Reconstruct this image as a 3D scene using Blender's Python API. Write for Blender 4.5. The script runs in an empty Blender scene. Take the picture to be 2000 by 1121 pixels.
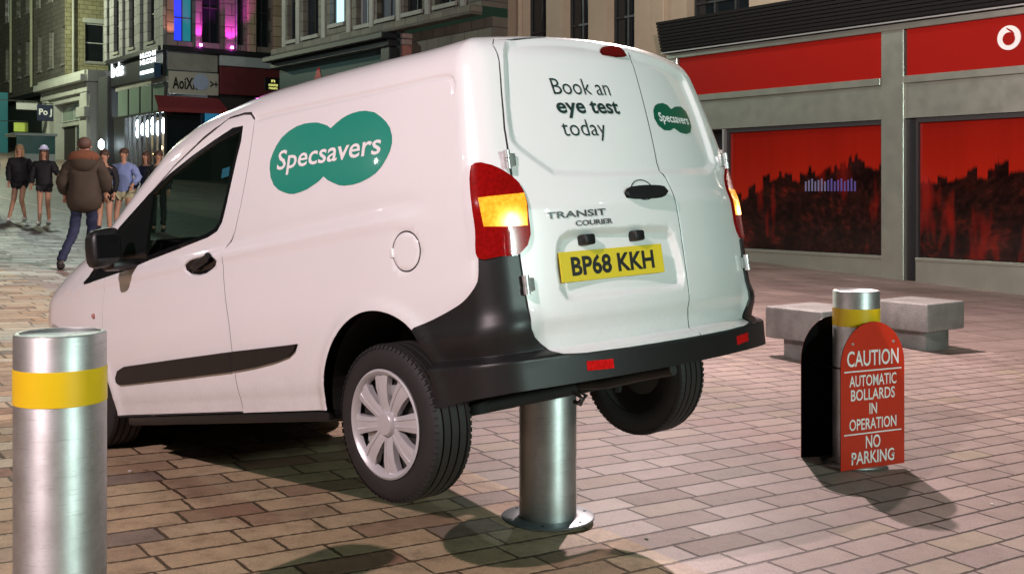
import bpy, bmesh, math, random, json
import numpy as np
from mathutils import Vector, Matrix, Euler
from mathutils.geometry import delaunay_2d_cdt
random.seed(7); np.random.seed(7)
R=math.radians
S=bpy.context.scene; C=S.collection
# ---------------------------------------------------------------- camera (eye at 1.62 m, level, lower part of a taller frame)
cam=bpy.data.cameras.new('Camera'); co=bpy.data.objects.new('Camera',cam); C.objects.link(co); S.camera=co
co.location=(0,0,1.62); co.rotation_euler=(R(90),0,0)
cam.sensor_width=36; cam.lens=36*2200/2000; cam.shift_y=-(560.5-372)/2000; cam.clip_end=600; cam.clip_start=.05
S.render.resolution_x=1024; S.render.resolution_y=573
# ---------------------------------------------------------------- world: night sky over a lit city street
W=bpy.data.worlds.new('World'); S.world=W; W.use_nodes=True
wn=W.node_tree.nodes; wl=W.node_tree.links; bg=wn['Background']
sky=wn.new('ShaderNodeTexSky'); sky.sky_type='NISHITA'; sky.sun_disc=False; sky.sun_elevation=R(-6); sky.sun_rotation=R(200)
mixw=wn.new('ShaderNodeMixRGB'); mixw.blend_type='ADD'; mixw.inputs[0].default_value=1; mixw.inputs[2].default_value=(.010,.020,.013,1)
wl.new(sky.outputs[0],mixw.inputs[1]); wl.new(mixw.outputs[0],bg.inputs[0]); bg.inputs[1].default_value=1.0
S.view_settings.view_transform='Standard'; S.view_settings.look='None'; S.view_settings.exposure=0.15; S.view_settings.gamma=1
# ---------------------------------------------------------------- street lamps and added glint lamps (all outside the frame)
def lamp(name,loc,col,power,size=.2,target=None,kind='POINT',spot=90,blend=.4):
    l=bpy.data.lights.new(name,kind); l.energy=power; l.color=col; l.shadow_soft_size=size
    if kind=='AREA': l.shape='DISK'; l.size=size
    if kind=='SPOT': l.spot_size=R(spot); l.spot_blend=blend
    o=bpy.data.objects.new(name,l); C.objects.link(o); o.location=loc
    if target is not None: o.rotation_euler=(Vector(target)-Vector(loc)).to_track_quat('-Z','Y').to_euler()
    return o
lamp('street_lamp_ahead',(2.25,13.2,6.6),(1.,.77,.77),3700,.09)
lamp('street_lamp_left',(-6.6,-4.5,8.5),(1.,.80,.84),6200,.10)
for i,(p,c) in enumerate((((-12.3,6.3,4.9),(1.,.9,.9)),((-11,10.5,4.2),(1.,.85,.8)),((-9,.5,5.5),(.9,1.,.95)),((8.5,-1.,4.2),(.85,1.,.92)),((9.5,2.2,5.6),(1.,1.,.95)),((6.,-7,4.),(.85,1.,.9)),((1.5,-9,6.),(1.,.9,.85)))): lamp('added_glint_lamp',p,c,34,.07)  # small lamps added out of view to put glints on the van
lamp('street_lamp_right',(7.9,-3.6,3.9),(.74,1.,.92),2450,.25)
lamp('street_lamp_far_left',(-15,38,11),(.86,1.,.90),2300,.3)
lamp('street_lamp_far',(-30,62,13),(.92,1.,.70),4600,.3)
lamp('street_lamp_shopfront',(3.,24,9.5),(.93,1.,.85),640,.15)
# ---------------------------------------------------------------- helpers
def ground_z(x,y):
    return -.062*x+.011*y+.0005*max(0.,min(y,100)-27)**2
def link(o,parent=None):
    C.objects.link(o)
    if parent is not None: o.parent=parent
    return o
def tag(o,label=None,cat=None,group=None,kind=None):
    if label: o['label']=label
    if cat: o['category']=cat
    if group: o['group']=group
    if kind: o['kind']=kind
    return o
def empty(name,loc=(0,0,0),rz=0,label=None,cat=None,group=None):
    o=bpy.data.objects.new(name,None); o.empty_display_size=.2; link(o); o.location=loc; o.rotation_euler=(0,0,rz); return tag(o,label,cat,group)
def mesh_obj(name,verts,faces,mat,parent=None,smooth=False,normals=None):
    me=bpy.data.meshes.new(name); me.from_pydata([tuple(map(float,v)) for v in verts],[],[tuple(map(int,f)) for f in faces]); me.update()
    if smooth:
        me.polygons.foreach_set('use_smooth',[True]*len(me.polygons))
    if normals is not None: me.normals_split_custom_set_from_vertices([tuple(map(float,n)) for n in normals])
    o=bpy.data.objects.new(name,me)
    if mat: me.materials.append(mat)
    return link(o,parent)
class MB:
    """collects shapes into one mesh"""
    def __init__(s): s.v=[];s.f=[];s.m=Matrix.Identity(4)
    def add(s,vs,fs):
        k=len(s.v); s.v+=[tuple(s.m@Vector(v)) for v in vs]; s.f+=[tuple(i+k for i in f) for f in fs]; return s
    def box(s,x0,x1,y0,y1,z0,z1):
        return s.add([(x0,y0,z0),(x1,y0,z0),(x1,y1,z0),(x0,y1,z0),(x0,y0,z1),(x1,y0,z1),(x1,y1,z1),(x0,y1,z1)],[(0,3,2,1),(4,5,6,7),(0,1,5,4),(1,2,6,5),(2,3,7,6),(3,0,4,7)])
    def bbox(s,x0,x1,y0,y1,z0,z1,b=.01,seg=2):
        bm=bmesh.new(); bmesh.ops.create_cube(bm,size=1)
        for v in bm.verts: v.co=Vector(((x0+x1)/2+v.co.x*(x1-x0),(y0+y1)/2+v.co.y*(y1-y0),(z0+z1)/2+v.co.z*(z1-z0)))
        bmesh.ops.bevel(bm,geom=bm.edges[:],offset=b,segments=seg,profile=.5,affect='EDGES')
        bm.verts.index_update(); s.add([v.co[:] for v in bm.verts],[[v.index for v in f.verts] for f in bm.faces]); bm.free(); return s
    def lathe(s,prof,n=48,axis='z',loc=(0,0,0),cap=True):
        vs=[];fs=[]
        for r,h in prof:
            for i in range(n):
                a=2*math.pi*i/n;c,d=r*math.cos(a),r*math.sin(a)
                p=(c,d,h) if axis=='z' else ((c,h,d) if axis=='y' else (h,c,d))
                vs.append((p[0]+loc[0],p[1]+loc[1],p[2]+loc[2]))
        for j in range(len(prof)-1):
            for i in range(n):
                a=j*n+i;b=j*n+(i+1)%n;f=(a,b,b+n,a+n); fs.append(f if axis!='y' else f[::-1])
        if cap:
            fs.append(tuple(range(n))[::-1] if axis!='y' else tuple(range(n))); e=(len(prof)-1)*n; fs.append(tuple(range(e,e+n)) if axis!='y' else tuple(range(e,e+n))[::-1])
        return s.add(vs,fs)
    def tube(s,pts,rad,n=8):
        pts=[Vector(p) for p in pts]; rad=rad if isinstance(rad,(list,tuple)) else [rad]*len(pts); vs=[];fs=[]
        for i,p in enumerate(pts):
            t=(pts[min(i+1,len(pts)-1)]-pts[max(i-1,0)]).normalized(); q=t.to_track_quat('Z','Y')
            for k in range(n):
                a=2*math.pi*k/n; vs.append((p+q@Vector((rad[i]*math.cos(a),rad[i]*math.sin(a),0)))[:])
        for i in range(len(pts)-1):
            for k in range(n): a=i*n+k;b=i*n+(k+1)%n; fs.append((a,b,b+n,a+n))
        fs.append(tuple(range(n))[::-1]); fs.append(tuple(range((len(pts)-1)*n,len(pts)*n)))
        return s.add(vs,fs)
    def prism(s,poly,d0,d1,plane='xz'):
        n=len(poly);f=lambda a,b,d:(a,d,b) if plane=='xz' else ((a,b,d) if plane=='xy' else (d,a,b))
        return s.add([f(a,b,d0) for a,b in poly]+[f(a,b,d1) for a,b in poly],[tuple(range(n)),tuple(range(n,2*n))[::-1]]+[(i,i+n,(i+1)%n+n,(i+1)%n) for i in range(n)])
    def build(s,name,mat,parent=None,smooth=False):
        o=mesh_obj(name,s.v,s.f,mat,parent)
        if smooth:
            me=o.data
            bm=bmesh.new(); bm.from_mesh(me); bmesh.ops.recalc_face_normals(bm,faces=bm.faces[:])
            for f in bm.faces: f.smooth=True
            for e in bm.edges:
                if len(e.link_faces)==2 and e.calc_face_angle(0)>R(38): e.smooth=False
            bm.to_mesh(me); bm.free()
        return o
# ---------------------------------------------------------------- materials
class NT:
    def __init__(s,name):
        s.mat=bpy.data.materials.new(name); s.mat.use_nodes=True; s.n=s.mat.node_tree.nodes; s.l=s.mat.node_tree.links; s.b=s.n['Principled BSDF']
    def node(s,t,**k):
        n=s.n.new(t)
        for a,v in k.items(): setattr(n,a,v)
        return n
    def put(s,inp,v):
        if hasattr(v,'is_output'): s.l.new(v,inp)
        else: inp.default_value=v
    def m(s,op,a,b=0.,c=0.,clamp=False):
        n=s.node('ShaderNodeMath',operation=op,use_clamp=clamp); s.put(n.inputs[0],a); s.put(n.inputs[1],b); s.put(n.inputs[2],c); return n.outputs[0]
    def mix(s,f,a,b,mode='MIX'):
        n=s.node('ShaderNodeMixRGB',blend_type=mode); s.put(n.inputs[0],f); s.put(n.inputs[1],a); s.put(n.inputs[2],b); return n.outputs[0]
    def coord(s,kind='Object'):
        return s.node('ShaderNodeTexCoord').outputs[kind]
    def pos(s): return s.node('ShaderNodeNewGeometry').outputs['Position']
    def sep(s,v):
        n=s.node('ShaderNodeSeparateXYZ'); s.l.new(v,n.inputs[0]); return n.outputs
    def comb(s,x,y,z=0.):
        n=s.node('ShaderNodeCombineXYZ'); s.put(n.inputs[0],x); s.put(n.inputs[1],y); s.put(n.inputs[2],z); return n.outputs[0]
    def noise(s,v,scale,detail=3,rough=.5,out='Fac'):
        n=s.node('ShaderNodeTexNoise'); s.l.new(v,n.inputs['Vector']); n.inputs['Scale'].default_value=scale; n.inputs['Detail'].default_value=detail; n.inputs['Roughness'].default_value=rough; return n.outputs[out]
    def white(s,v,out='Value'):
        n=s.node('ShaderNodeTexWhiteNoise',noise_dimensions='3D'); s.l.new(v,n.inputs['Vector']); return n.outputs[out]
    def ramp(s,f,stops,interp='LINEAR'):
        n=s.node('ShaderNodeValToRGB'); s.l.new(f,n.inputs[0]); e=n.color_ramp.elements; n.color_ramp.interpolation=interp
        while len(e)<len(stops): e.new(.5)
        for i,(p,c) in enumerate(stops): e[i].position=p; e[i].color=(*c,1) if len(c)==3 else c
        return n.outputs[0]
    def bump(s,h,strength=.3,dist=.01):
        n=s.node('ShaderNodeBump'); n.inputs['Strength'].default_value=strength; n.inputs['Distance'].default_value=dist; s.l.new(h,n.inputs['Height']); s.l.new(n.outputs[0],s.b.inputs['Normal']); return n
    def set(s,**k):
        for a,v in k.items(): s.put(s.b.inputs[a.replace('_',' ')],v)
        return s
def col4(c): return (c[0],c[1],c[2],1)
def simple(name,c,rough=.6,metal=0.,var=.12,scale=6.,bump=0.,spec=.5,coat=0.,dirt=0.):
    t=NT(name); v=t.coord('Object'); n=t.noise(v,scale,4,.6)
    cc=t.mix(n,col4([x*(1-var) for x in c]),col4([min(1,x*(1+var)) for x in c]))
    if dirt>0:
        d=t.ramp(t.noise(v,scale*.35,5,.65),[(.45,(0,0,0)),(.75,(1,1,1))]); cc=t.mix(t.m('MULTIPLY',d,dirt),cc,(.03,.028,.02,1))
    t.set(Base_Color=cc,Roughness=rough,Metallic=metal); t.b.inputs['Specular IOR Level'].default_value=spec
    if coat: t.b.inputs['Coat Weight'].default_value=coat; t.b.inputs['Coat Roughness'].default_value=.04
    if bump: t.bump(t.noise(v,scale*12,3,.6),bump,.004)
    return t.mat
def emis(name,c,strength,base=(.02,.02,.02)):
    t=NT(name); t.set(Base_Color=col4(base),Roughness=.4); t.b.inputs['Emission Color'].default_value=col4(c); t.b.inputs['Emission Strength'].default_value=strength; return t.mat
M={}
# white van paint: glossy clear coat, faint orange peel, dark trim on the inner face of the shell
def paint():
    t=NT('van_paint'); g=t.node('ShaderNodeNewGeometry'); v=t.coord('Object')
    n=t.noise(v,1.3,5,.6); c=t.mix(n,(.78,.785,.79,1),(.83,.83,.83,1))
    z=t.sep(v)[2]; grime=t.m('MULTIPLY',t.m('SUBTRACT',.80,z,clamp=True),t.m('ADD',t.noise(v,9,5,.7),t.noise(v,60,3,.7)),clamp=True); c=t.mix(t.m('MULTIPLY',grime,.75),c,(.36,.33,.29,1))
    c=t.mix(g.outputs['Backfacing'],c,(.035,.035,.037,1))
    t.set(Base_Color=c,Roughness=.28); t.b.inputs['Coat Weight'].default_value=1.0; t.b.inputs['Coat Roughness'].default_value=.035
    t.bump(t.noise(v,2.2,2,.5),.025,.02); return t.mat
M['paint']=paint()
M['plastic']=simple('black_plastic',(.011,.0105,.011),.40,var=.25,scale=30,bump=.10,spec=.42)
M['gloss_black']=simple('gloss_black',(.008,.008,.009),.08,var=.1)
M['gap']=simple('panel_gap_shadow',(.02,.019,.019),.8)
M['rubber']=simple('tyre_rubber',(.015,.0135,.013),.66,var=.25,scale=20,bump=.1,dirt=.2)
M['under']=simple('underbody_black',(.008,.008,.008),.8,var=.3)
M['axle']=simple('underbody_steel',(.05,.048,.045),.55,metal=.4,var=.3,dirt=.4)
M['cover']=simple('wheel_cover_silver',(.55,.54,.55),.33,metal=.35,var=.06,spec=.5)
M['chrome']=simple('hinge_metal',(.58,.59,.58),.38,metal=.7,var=.05)
M['green']=simple('green_vinyl',(.018,.27,.19),.25,var=.04,coat=.6)
M['dgreen']=simple('green_vinyl_dark',(.004,.11,.06),.3,var=.05,coat=.5)
M['white']=simple('white_vinyl',(.8,.8,.8),.35,var=.03)
M['ink']=simple('dark_green_ink',(.012,.035,.032),.4,var=.05)
M['badge']=simple('badge_grey',(.09,.1,.1),.3,metal=.5)
M['pyellow']=simple('plate_yellow',(.68,.53,.02),.4,var=.04)
M['pblack']=simple('plate_black',(.01,.01,.01),.4)
M['seat']=simple('seat_cloth',(.03,.032,.035),.85,var=.3,scale=30)
M['sticker']=simple('blue_sticker',(.08,.32,.55),.5)
def glass(name,tint,rough=.0,mixf=.5):
    t=NT(name); tr=t.node('ShaderNodeBsdfTransparent'); tr.inputs[0].default_value=(*tint,1); gl=t.node('ShaderNodeBsdfGlossy'); gl.inputs['Roughness'].default_value=.02
    lw=t.node('ShaderNodeLayerWeight'); lw.inputs[0].default_value=.5; mx=t.node('ShaderNodeMixShader'); k=t.m('ADD',t.m('MULTIPLY',t.m('POWER',lw.outputs['Facing'],4.),.9),.06,clamp=True)
    t.l.new(k,mx.inputs[0]); t.l.new(tr.outputs[0],mx.inputs[1]); t.l.new(gl.outputs[0],mx.inputs[2]); t.l.new(mx.outputs[0],t.n['Material Output'].inputs[0]); return t.mat
M['vglass']=glass('tinted_window_glass',(.52,.62,.57))
def lens(name,c,em,emc,cell=70.):
    t=NT(name); v=t.coord('Object'); w=t.node('ShaderNodeTexVoronoi'); w.inputs['Scale'].default_value=cell; t.l.new(v,w.inputs['Vector'])
    t.set(Base_Color=t.mix(w.outputs['Distance'],col4([x*.6 for x in c]),col4(c)),Roughness=.10); t.b.inputs['Specular IOR Level'].default_value=.28
    if em:
        q=t.sep(v);dy=t.m('SUBTRACT',t.m('ABSOLUTE',q[1]),.70);dz=t.m('SUBTRACT',q[2],.985)
        d2=t.m('ADD',t.m('MULTIPLY',dy,dy),t.m('MULTIPLY',dz,dz));n2=t.m('ADD',t.m('EXPONENT',t.m('MULTIPLY',d2,-750.)),t.m('MULTIPLY',t.noise(v,60,2,.6),.22))
        t.l.new(t.m('MULTIPLY',n2,em),t.b.inputs['Emission Strength']); t.l.new(t.ramp(n2,[(.1,emc),(1,tuple(min(1,x+.25) for x in emc))]),t.b.inputs['Emission Color'])
    return t.mat
M['red_lens']=lens('red_lens',(.30,.004,.004),.05,(.8,.02,.01))
M['amber']=lens('lit_amber_lens',(.9,.35,.02),6.,(1.,.36,.02))
M['reflector']=lens('red_reflector',(.6,.01,.01),.25,(1,.02,.02))
def steel(name,c=(.74,.75,.75),rough=.52,aniso=.5):
    t=NT(name); v=t.coord('Object'); s=t.sep(v)
    st=t.comb(t.m('MULTIPLY',s[0],60.),t.m('MULTIPLY',s[1],60.),t.m('MULTIPLY',s[2],900.)); n=t.noise(st,1.,2,.6); n2=t.noise(v,5,4,.6)
    sc=t.noise(t.comb(t.m('MULTIPLY',s[0],9.),t.m('MULTIPLY',s[1],9.),t.m('MULTIPLY',s[2],140.)),1.,4,.75);scm=t.ramp(sc,[(.60,(1,1,1)),(.66,(.72,.72,.72)),(.72,(1,1,1))]);foot=t.m('MULTIPLY',t.m('SUBTRACT',.16,s[2],clamp=True),4.2,clamp=True);stn=t.ramp(t.noise(v,7,5,.7),[(.4,(1,1,1)),(.75,(.74,.73,.70))])
    cc_=t.mix(1.,t.mix(1.,t.mix(n,col4([x*.82 for x in c]),col4(c)),scm,'MULTIPLY'),stn,'MULTIPLY');cc_=t.mix(t.m('MULTIPLY',foot,n2),cc_,(.12,.10,.08,1))
    t.set(Base_Color=cc_,Metallic=.95,Roughness=t.m('ADD',t.m('MULTIPLY',n2,.10),rough-.05)); t.b.inputs['Anisotropic'].default_value=aniso; t.b.inputs['Anisotropic Rotation'].default_value=.25; tg=t.node('ShaderNodeTangent',direction_type='RADIAL',axis='Z'); t.l.new(tg.outputs[0],t.b.inputs['Tangent'])
    t.bump(n,.06,.001); return t.mat
M['steel']=steel('brushed_steel')
M['flange']=simple('flange_steel',(.26,.29,.31),.38,metal=.7,var=.15,scale=12)
M['yellow']=simple('yellow_reflective_band',(.80,.52,.005),.36,var=.10,scale=5,spec=.6,dirt=.22)
M['sign_red']=simple('sign_red',(.58,.030,.008),.36,var=.10,scale=5,dirt=.12)
M['sign_back']=simple('sign_back_black',(.003,.003,.003),.9,spec=.1)
M['signwhite']=simple('sign_white_letters',(.82,.82,.80),.5,var=.03)
def stone(name,c,var=.25,scale=3.,bump=.5,dirt=.35,rough=.8,block=None):
    t=NT(name); v=t.coord('Object'); n=t.noise(v,scale,6,.65); c2=t.mix(n,col4([x*(1-var) for x in c]),col4([x*(1+var) for x in c]))
    d=t.ramp(t.noise(v,scale*.6,6,.7),[(.42,(0,0,0)),(.7,(1,1,1))]); c2=t.mix(t.m('MULTIPLY',d,dirt),c2,col4([x*.3 for x in c]))
    sp=t.ramp(t.noise(v,scale*60,2,.5),[(.5,(0,0,0)),(.75,(1,1,1))]); c2=t.mix(t.m('MULTIPLY',sp,.3),c2,col4([min(1,x*1.6) for x in c]))
    h=t.noise(v,scale*10,5,.6)
    if block:
        s=t.sep(v); row=t.m('FLOOR',t.m('DIVIDE',s[2],block)); fz=t.m('FRACT',t.m('DIVIDE',s[2],block)); xx=t.m('ADD',t.m('DIVIDE',s[0],block*1.9),t.m('MULTIPLY',row,.5)); fx=t.m('FRACT',xx)
        j=t.m('MINIMUM',t.m('MINIMUM',fz,t.m('SUBTRACT',1.,fz)),t.m('MULTIPLY',t.m('MINIMUM',fx,t.m('SUBTRACT',1.,fx)),1.9))
        jm=t.ramp(j,[(.02,(0,0,0)),(.06,(1,1,1))]); w=t.white(t.comb(t.m('FLOOR',xx),row,3.)); c2=t.mix(.35,c2,t.mix(w,col4([x*.55 for x in c]),col4([x*1.3 for x in c]))); c2=t.mix(jm,col4([x*.35 for x in c]),c2); h=t.m('ADD',t.m('MULTIPLY',h,.4),jm)
    t.set(Base_Color=c2,Roughness=rough); t.bump(h,bump,.02); return t.mat
M['bench']=stone('bench_granite',(.25,.245,.23),.2,5.,.35,.6,.5)
M['dark_glass']=simple('night_window_glass',(.01,.013,.016),.06,var=.5,scale=1.5,spec=.7)
M['black_fascia']=simple('black_painted_fascia',(.014,.015,.017),.45,var=.3,scale=2)
M['frame']=simple('window_frame_white',(.42,.44,.42),.5)
M['frame_dark']=simple('window_frame_dark',(.03,.03,.03),.5)
# paving: courses of setts in random lengths, long joints running along (.8,.6)
def paving():
    t=NT('sett_paving'); p=t.sep(t.pos())
    a=t.m('ADD',t.m('MULTIPLY',p[0],.8),t.m('MULTIPLY',p[1],.6)); b=t.m('ADD',t.m('MULTIPLY',p[0],-.6),t.m('MULTIPLY',p[1],.8))
    wob=t.noise(t.pos(),2.5,3,.5); wob=t.m('MULTIPLY',t.m('SUBTRACT',wob,.5),.02); b2=t.m('ADD',b,wob); a2=t.m('ADD',a,wob)
    far=t.m('GREATER_THAN',a,11.9)          # flagstones in front of the shops
    cw=t.m('ADD',.174,t.m('MULTIPLY',far,.45)); row=t.m('FLOOR',t.m('DIVIDE',b2,cw)); fb=t.m('FRACT',t.m('DIVIDE',b2,cw))
    r1=t.white(t.comb(row,1.7,0.)); r2=t.white(t.comb(row,9.3,0.))
    L=t.m('MULTIPLY',t.m('ADD',.36,t.m('MULTIPLY',r1,.10)),t.m('ADD',1.,t.m('MULTIPLY',far,1.2)))
    x=t.m('DIVIDE',t.m('ADD',a2,t.m('MULTIPLY',r2,1.9)),L); cell=t.m('FLOOR',x); fa=t.m('FRACT',x)
    # every third unit is split or merged a little so lengths vary inside a course
    sh=t.m('MULTIPLY',t.m('SUBTRACT',t.white(t.comb(cell,row,5.)),.5),.26); sh2=t.m('MULTIPLY',t.m('SUBTRACT',t.white(t.comb(t.m('ADD',cell,1.),row,5.)),.5),.26)
    dl=t.m('SUBTRACT',fa,t.m('MAXIMUM',sh,0.)); 
    d1=t.m('ABSOLUTE',t.m('SUBTRACT',fa,t.m('MAXIMUM',sh,0.))); d2=t.m('ABSOLUTE',t.m('SUBTRACT',t.m('ADD',1.,t.m('MINIMUM',sh2,0.)),fa))
    # cell id: left of the shifted joint belongs to the previous unit
    prev=t.m('LESS_THAN',dl,0.); nxt=t.m('GREATER_THAN',fa,t.m('ADD',1.,t.m('MINIMUM',sh2,0.)))
    # only joints whose shift has the matching sign are drawn inside this cell
    e1=t.m('ADD',d1,t.m('MULTIPLY',t.m('LESS_THAN',sh,0.),10.)); e2=t.m('ADD',d2,t.m('MULTIPLY',t.m('GREATER_THAN',sh2,0.),10.))
    cid=t.m('ADD',t.m('SUBTRACT',cell,prev),nxt)
    da=t.m('MULTIPLY',t.m('MINIMUM',e1,e2),L); db=t.m('MULTIPLY',t.m('MINIMUM',fb,t.m('SUBTRACT',1.,fb)),cw)
    dist=t.m('MINIMUM',da,db); n1=t.noise(t.pos(),28,4,.6); old=t.m('LESS_THAN',a,3.52); dist=t.m('ADD',dist,t.m('MULTIPLY',t.m('SUBTRACT',n1,.5),t.m('ADD',.009,t.m('MULTIPLY',old,.013))))
    joint=t.ramp(t.m('MULTIPLY',dist,40.),[(.20,(0,0,0)),(.44,(1,1,1))])
    w=t.white(t.comb(cid,row,2.)); w2=t.white(t.comb(cid,row,8.))
    newer=t.ramp(w,[(0,(.27,.215,.19)),(.3,(.315,.25,.225)),(.6,(.30,.238,.215)),(.9,(.33,.265,.225)),(.98,(.30,.25,.185)),(1,(.24,.215,.19))])
    older=t.ramp(w,[(0,(.29,.19,.125)),(.14,(.40,.285,.18)),(.42,(.42,.31,.20)),(.66,(.33,.23,.15)),(.78,(.22,.165,.13)),(.88,(.28,.16,.11)),(.94,(.41,.30,.195)),(1,(.17,.14,.11))],'CONSTANT')
    flag=t.ramp(w,[(0,(.22,.175,.16)),(.5,(.29,.225,.205)),(1,(.25,.2,.18))])
    asph=(.12,.13,.12,1)
    c=t.mix(old,newer,older); c=t.mix(far,c,flag)
    # the roadway at the top of the street is laid in small grey setts
    road=t.m('MULTIPLY',t.m('GREATER_THAN',b,16.5),t.m('LESS_THAN',a,12.),clamp=True); c=t.mix(t.m('MULTIPLY',road,.85),c,asph)
    # drainage channel and kerb
    kd=t.m('SUBTRACT',a,8.24); kerb=t.m('MULTIPLY',t.m('GREATER_THAN',kd,-.0),t.m('LESS_THAN',kd,.16)); c=t.mix(t.m('MULTIPLY',kerb,.7),c,(.42,.33,.28,1))
    kj=t.ramp(t.m('MULTIPLY',t.m('ABSOLUTE',kd),40.),[(.2,(0,0,0)),(.6,(1,1,1))])
    ch=t.m('ABSOLUTE',t.m('SUBTRACT',p[1],t.m('ADD',15.6,t.m('MULTIPLY',p[0],.05)))); chm=t.ramp(t.m('MULTIPLY',ch,4.),[(.3,(.35,.35,.33)),(.8,(1,1,1))]); chl=t.m('LESS_THAN',p[0],-3.)
    c=t.mix(chl,c,t.mix(1.,c,chm,'MULTIPLY'))
    big=t.noise(t.pos(),.55,5,.62); st=t.ramp(big,[(.3,(.66,.66,.64)),(.6,(1.1,1.08,1.07))]); c=t.mix(1.,c,st,'MULTIPLY')
    mo=t.ramp(t.noise(t.pos(),7.,6,.72),[(.32,(.62,.60,.58)),(.5,(1,1,1)),(.72,(1.18,1.17,1.15))]);c=t.mix(t.m('ADD',.35,t.m('MULTIPLY',old,.55)),c,t.mix(1.,c,mo,'MULTIPLY'))
    gum=t.node('ShaderNodeTexVoronoi'); gum.inputs['Scale'].default_value=3.1; t.l.new(t.pos(),gum.inputs['Vector']); gm=t.ramp(gum.outputs['Distance'],[(.035,(.45,.43,.4)),(.06,(1,1,1))]); c=t.mix(.8,c,t.mix(1.,c,gm,'MULTIPLY'))
    gr=t.noise(t.pos(),150,3,.7); c=t.mix(1.,c,t.ramp(gr,[(.3,(.70,.69,.68)),(.7,(1.25,1.25,1.25))]),'MULTIPLY')
    c=t.mix(joint,t.mix(old,(.050,.033,.028,1),(.085,.055,.032,1)),c); c=t.mix(t.m('SUBTRACT',1.,kj),c,(.08,.06,.05,1))
    rg=t.m('ADD',.48,t.m('MULTIPLY',w2,.2)); rg=t.m('ADD',rg,t.m('MULTIPLY',t.m('SUBTRACT',big,.5),.35))
    t.set(Base_Color=c,Roughness=rg); t.b.inputs['Specular IOR Level'].default_value=.35
    h=t.m('ADD',t.m('MULTIPLY',joint,1.),t.m('ADD',t.m('MULTIPLY',t.noise(t.pos(),60,4,.65),.25),t.m('MULTIPLY',t.m('SUBTRACT',w2,.5),.5)))
    t.bump(h,.8,.007); return t.mat
M['paving']=paving()
# ---------------------------------------------------------------- ground: one sloping sheet
def ground():
    xs=list(np.arange(-14,14.1,1.))+[]; xs=[-160,-120,-90,-70,-55,-45,-38,-32,-27,-23,-20,-17]+xs+[17,21,26,34,50,80,140]
    ys=[-40,-25,-15,-8]+list(np.arange(-4,30.1,1.))+[32,34,36,38,41,44,47,50,54,58,62,66,70,75,80,86,92,100,115,140,180]
    v=[(x,y,ground_z(x,y) if y<100 else ground_z(x,100)) for y in ys for x in xs]; n=len(xs)
    f=[(j*n+i,j*n+i+1,(j+1)*n+i+1,(j+1)*n+i) for j in range(len(ys)-1) for i in range(n-1)]
    return tag(mesh_obj('paved_ground',v,f,M['paving'],smooth=True),kind='structure')
ground()
# ---------------------------------------------------------------- van surface
def pch(xs,ys):
    xs=np.array(xs,float);ys=np.array(ys,float);h=np.diff(xs);dl=np.diff(ys)/h;m=np.zeros(len(xs))
    for i in range(1,len(xs)-1):
        if dl[i-1]*dl[i]>0:
            w1=2*h[i]+h[i-1];w2=h[i]+2*h[i-1];m[i]=(w1+w2)/(w1/dl[i-1]+w2/dl[i])
    m[0]=dl[0];m[-1]=dl[-1]
    def f(x):
        x=np.clip(x,xs[0],xs[-1]);i=np.clip(np.searchsorted(xs,x)-1,0,len(xs)-2);t=(x-xs[i])/h[i]
        return ys[i]*(1+2*t)*(1-t)**2+ys[i+1]*t*t*(3-2*t)+h[i]*(m[i]*t*(1-t)**2-m[i+1]*t*t*(1-t))
    return f
Hf=pch([-.95,-.6,-.3,0,.5,1.0,1.4,1.7,2.0,2.35,2.62,2.8,3.05,3.25,3.4],[1.70,1.745,1.755,1.78,1.82,1.845,1.835,1.79,1.66,1.47,1.33,1.285,1.215,1.13,1.01])
Wf=pch([.2,.37,.6,.8,1.0,1.12,1.25,1.45,1.65,1.85],[.83,.85,.86,.862,.857,.845,.825,.783,.735,.69])
Tf=pch([-.9,-.5,0,.5,2.0,2.5,3.0,3.4],[-.11,-.045,-.006,0,0,0,-.02,-.07])
Xr=pch([.2,.5,.58,.64,.9,1.03,1.09,1.25,1.5,1.7,1.85],[-.785,-.795,-.798,-.812,-.813,-.812,-.798,-.775,-.72,-.665,-.62])
def rmax(a,b,r):
    return np.minimum(np.maximum(a,b),-r)+np.sqrt(np.maximum(a+r,0)**2+np.maximum(b+r,0)**2)
def body(x,y,z):
    ds=np.abs(y)-(Wf(z)+Tf(x))
    dr=-(x-(Xr(z)+.26*y*y))
    sl=(Hf(x+.01)-Hf(x-.01))/.02
    dh=(z-(Hf(x)-.055*y*y))/np.sqrt(1+sl*sl)
    df=x-(3.45-.28*y*y-.25*np.maximum(z-.8,0)**2)
    return rmax(rmax(rmax(ds,dr,.075),dh,.12),df,.10)
LC=.5;UX=.95;UF=UX+3.4;UE=UF+LC+.45;KQ=.25
def zcf(x): return np.minimum(1.42,Hf(x)-.30)
def frame(u):
    s=np.where(u<0,-1.,1.);a=np.abs(u)
    ox=np.where(a<UX,-.45,np.where(a<UF,a-UX-.45,2.95));oy=np.where(a<.45,a,np.where(a<UF+LC,.45,np.maximum(UE-a,0)))
    th=np.where(a<.45,np.pi,np.where(a<UX,np.pi-(a-.45)/LC*np.pi/2,np.where(a<UF,np.pi/2,np.where(a<UF+LC,np.pi/2-(a-UF)/LC*np.pi/2,0))))
    return ox,oy*s,np.cos(th),np.sin(th)*s
def ray_base(u,q):
    ox,oy,dx,dy=frame(u);zc=zcf(ox);phi=np.clip(q/KQ,0,np.pi/2)
    O=np.stack([ox,oy,zc+np.minimum(q,0)],-1);D=np.stack([dx*np.cos(phi),dy*np.cos(phi),np.sin(phi)],-1)
    return O,D
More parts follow.
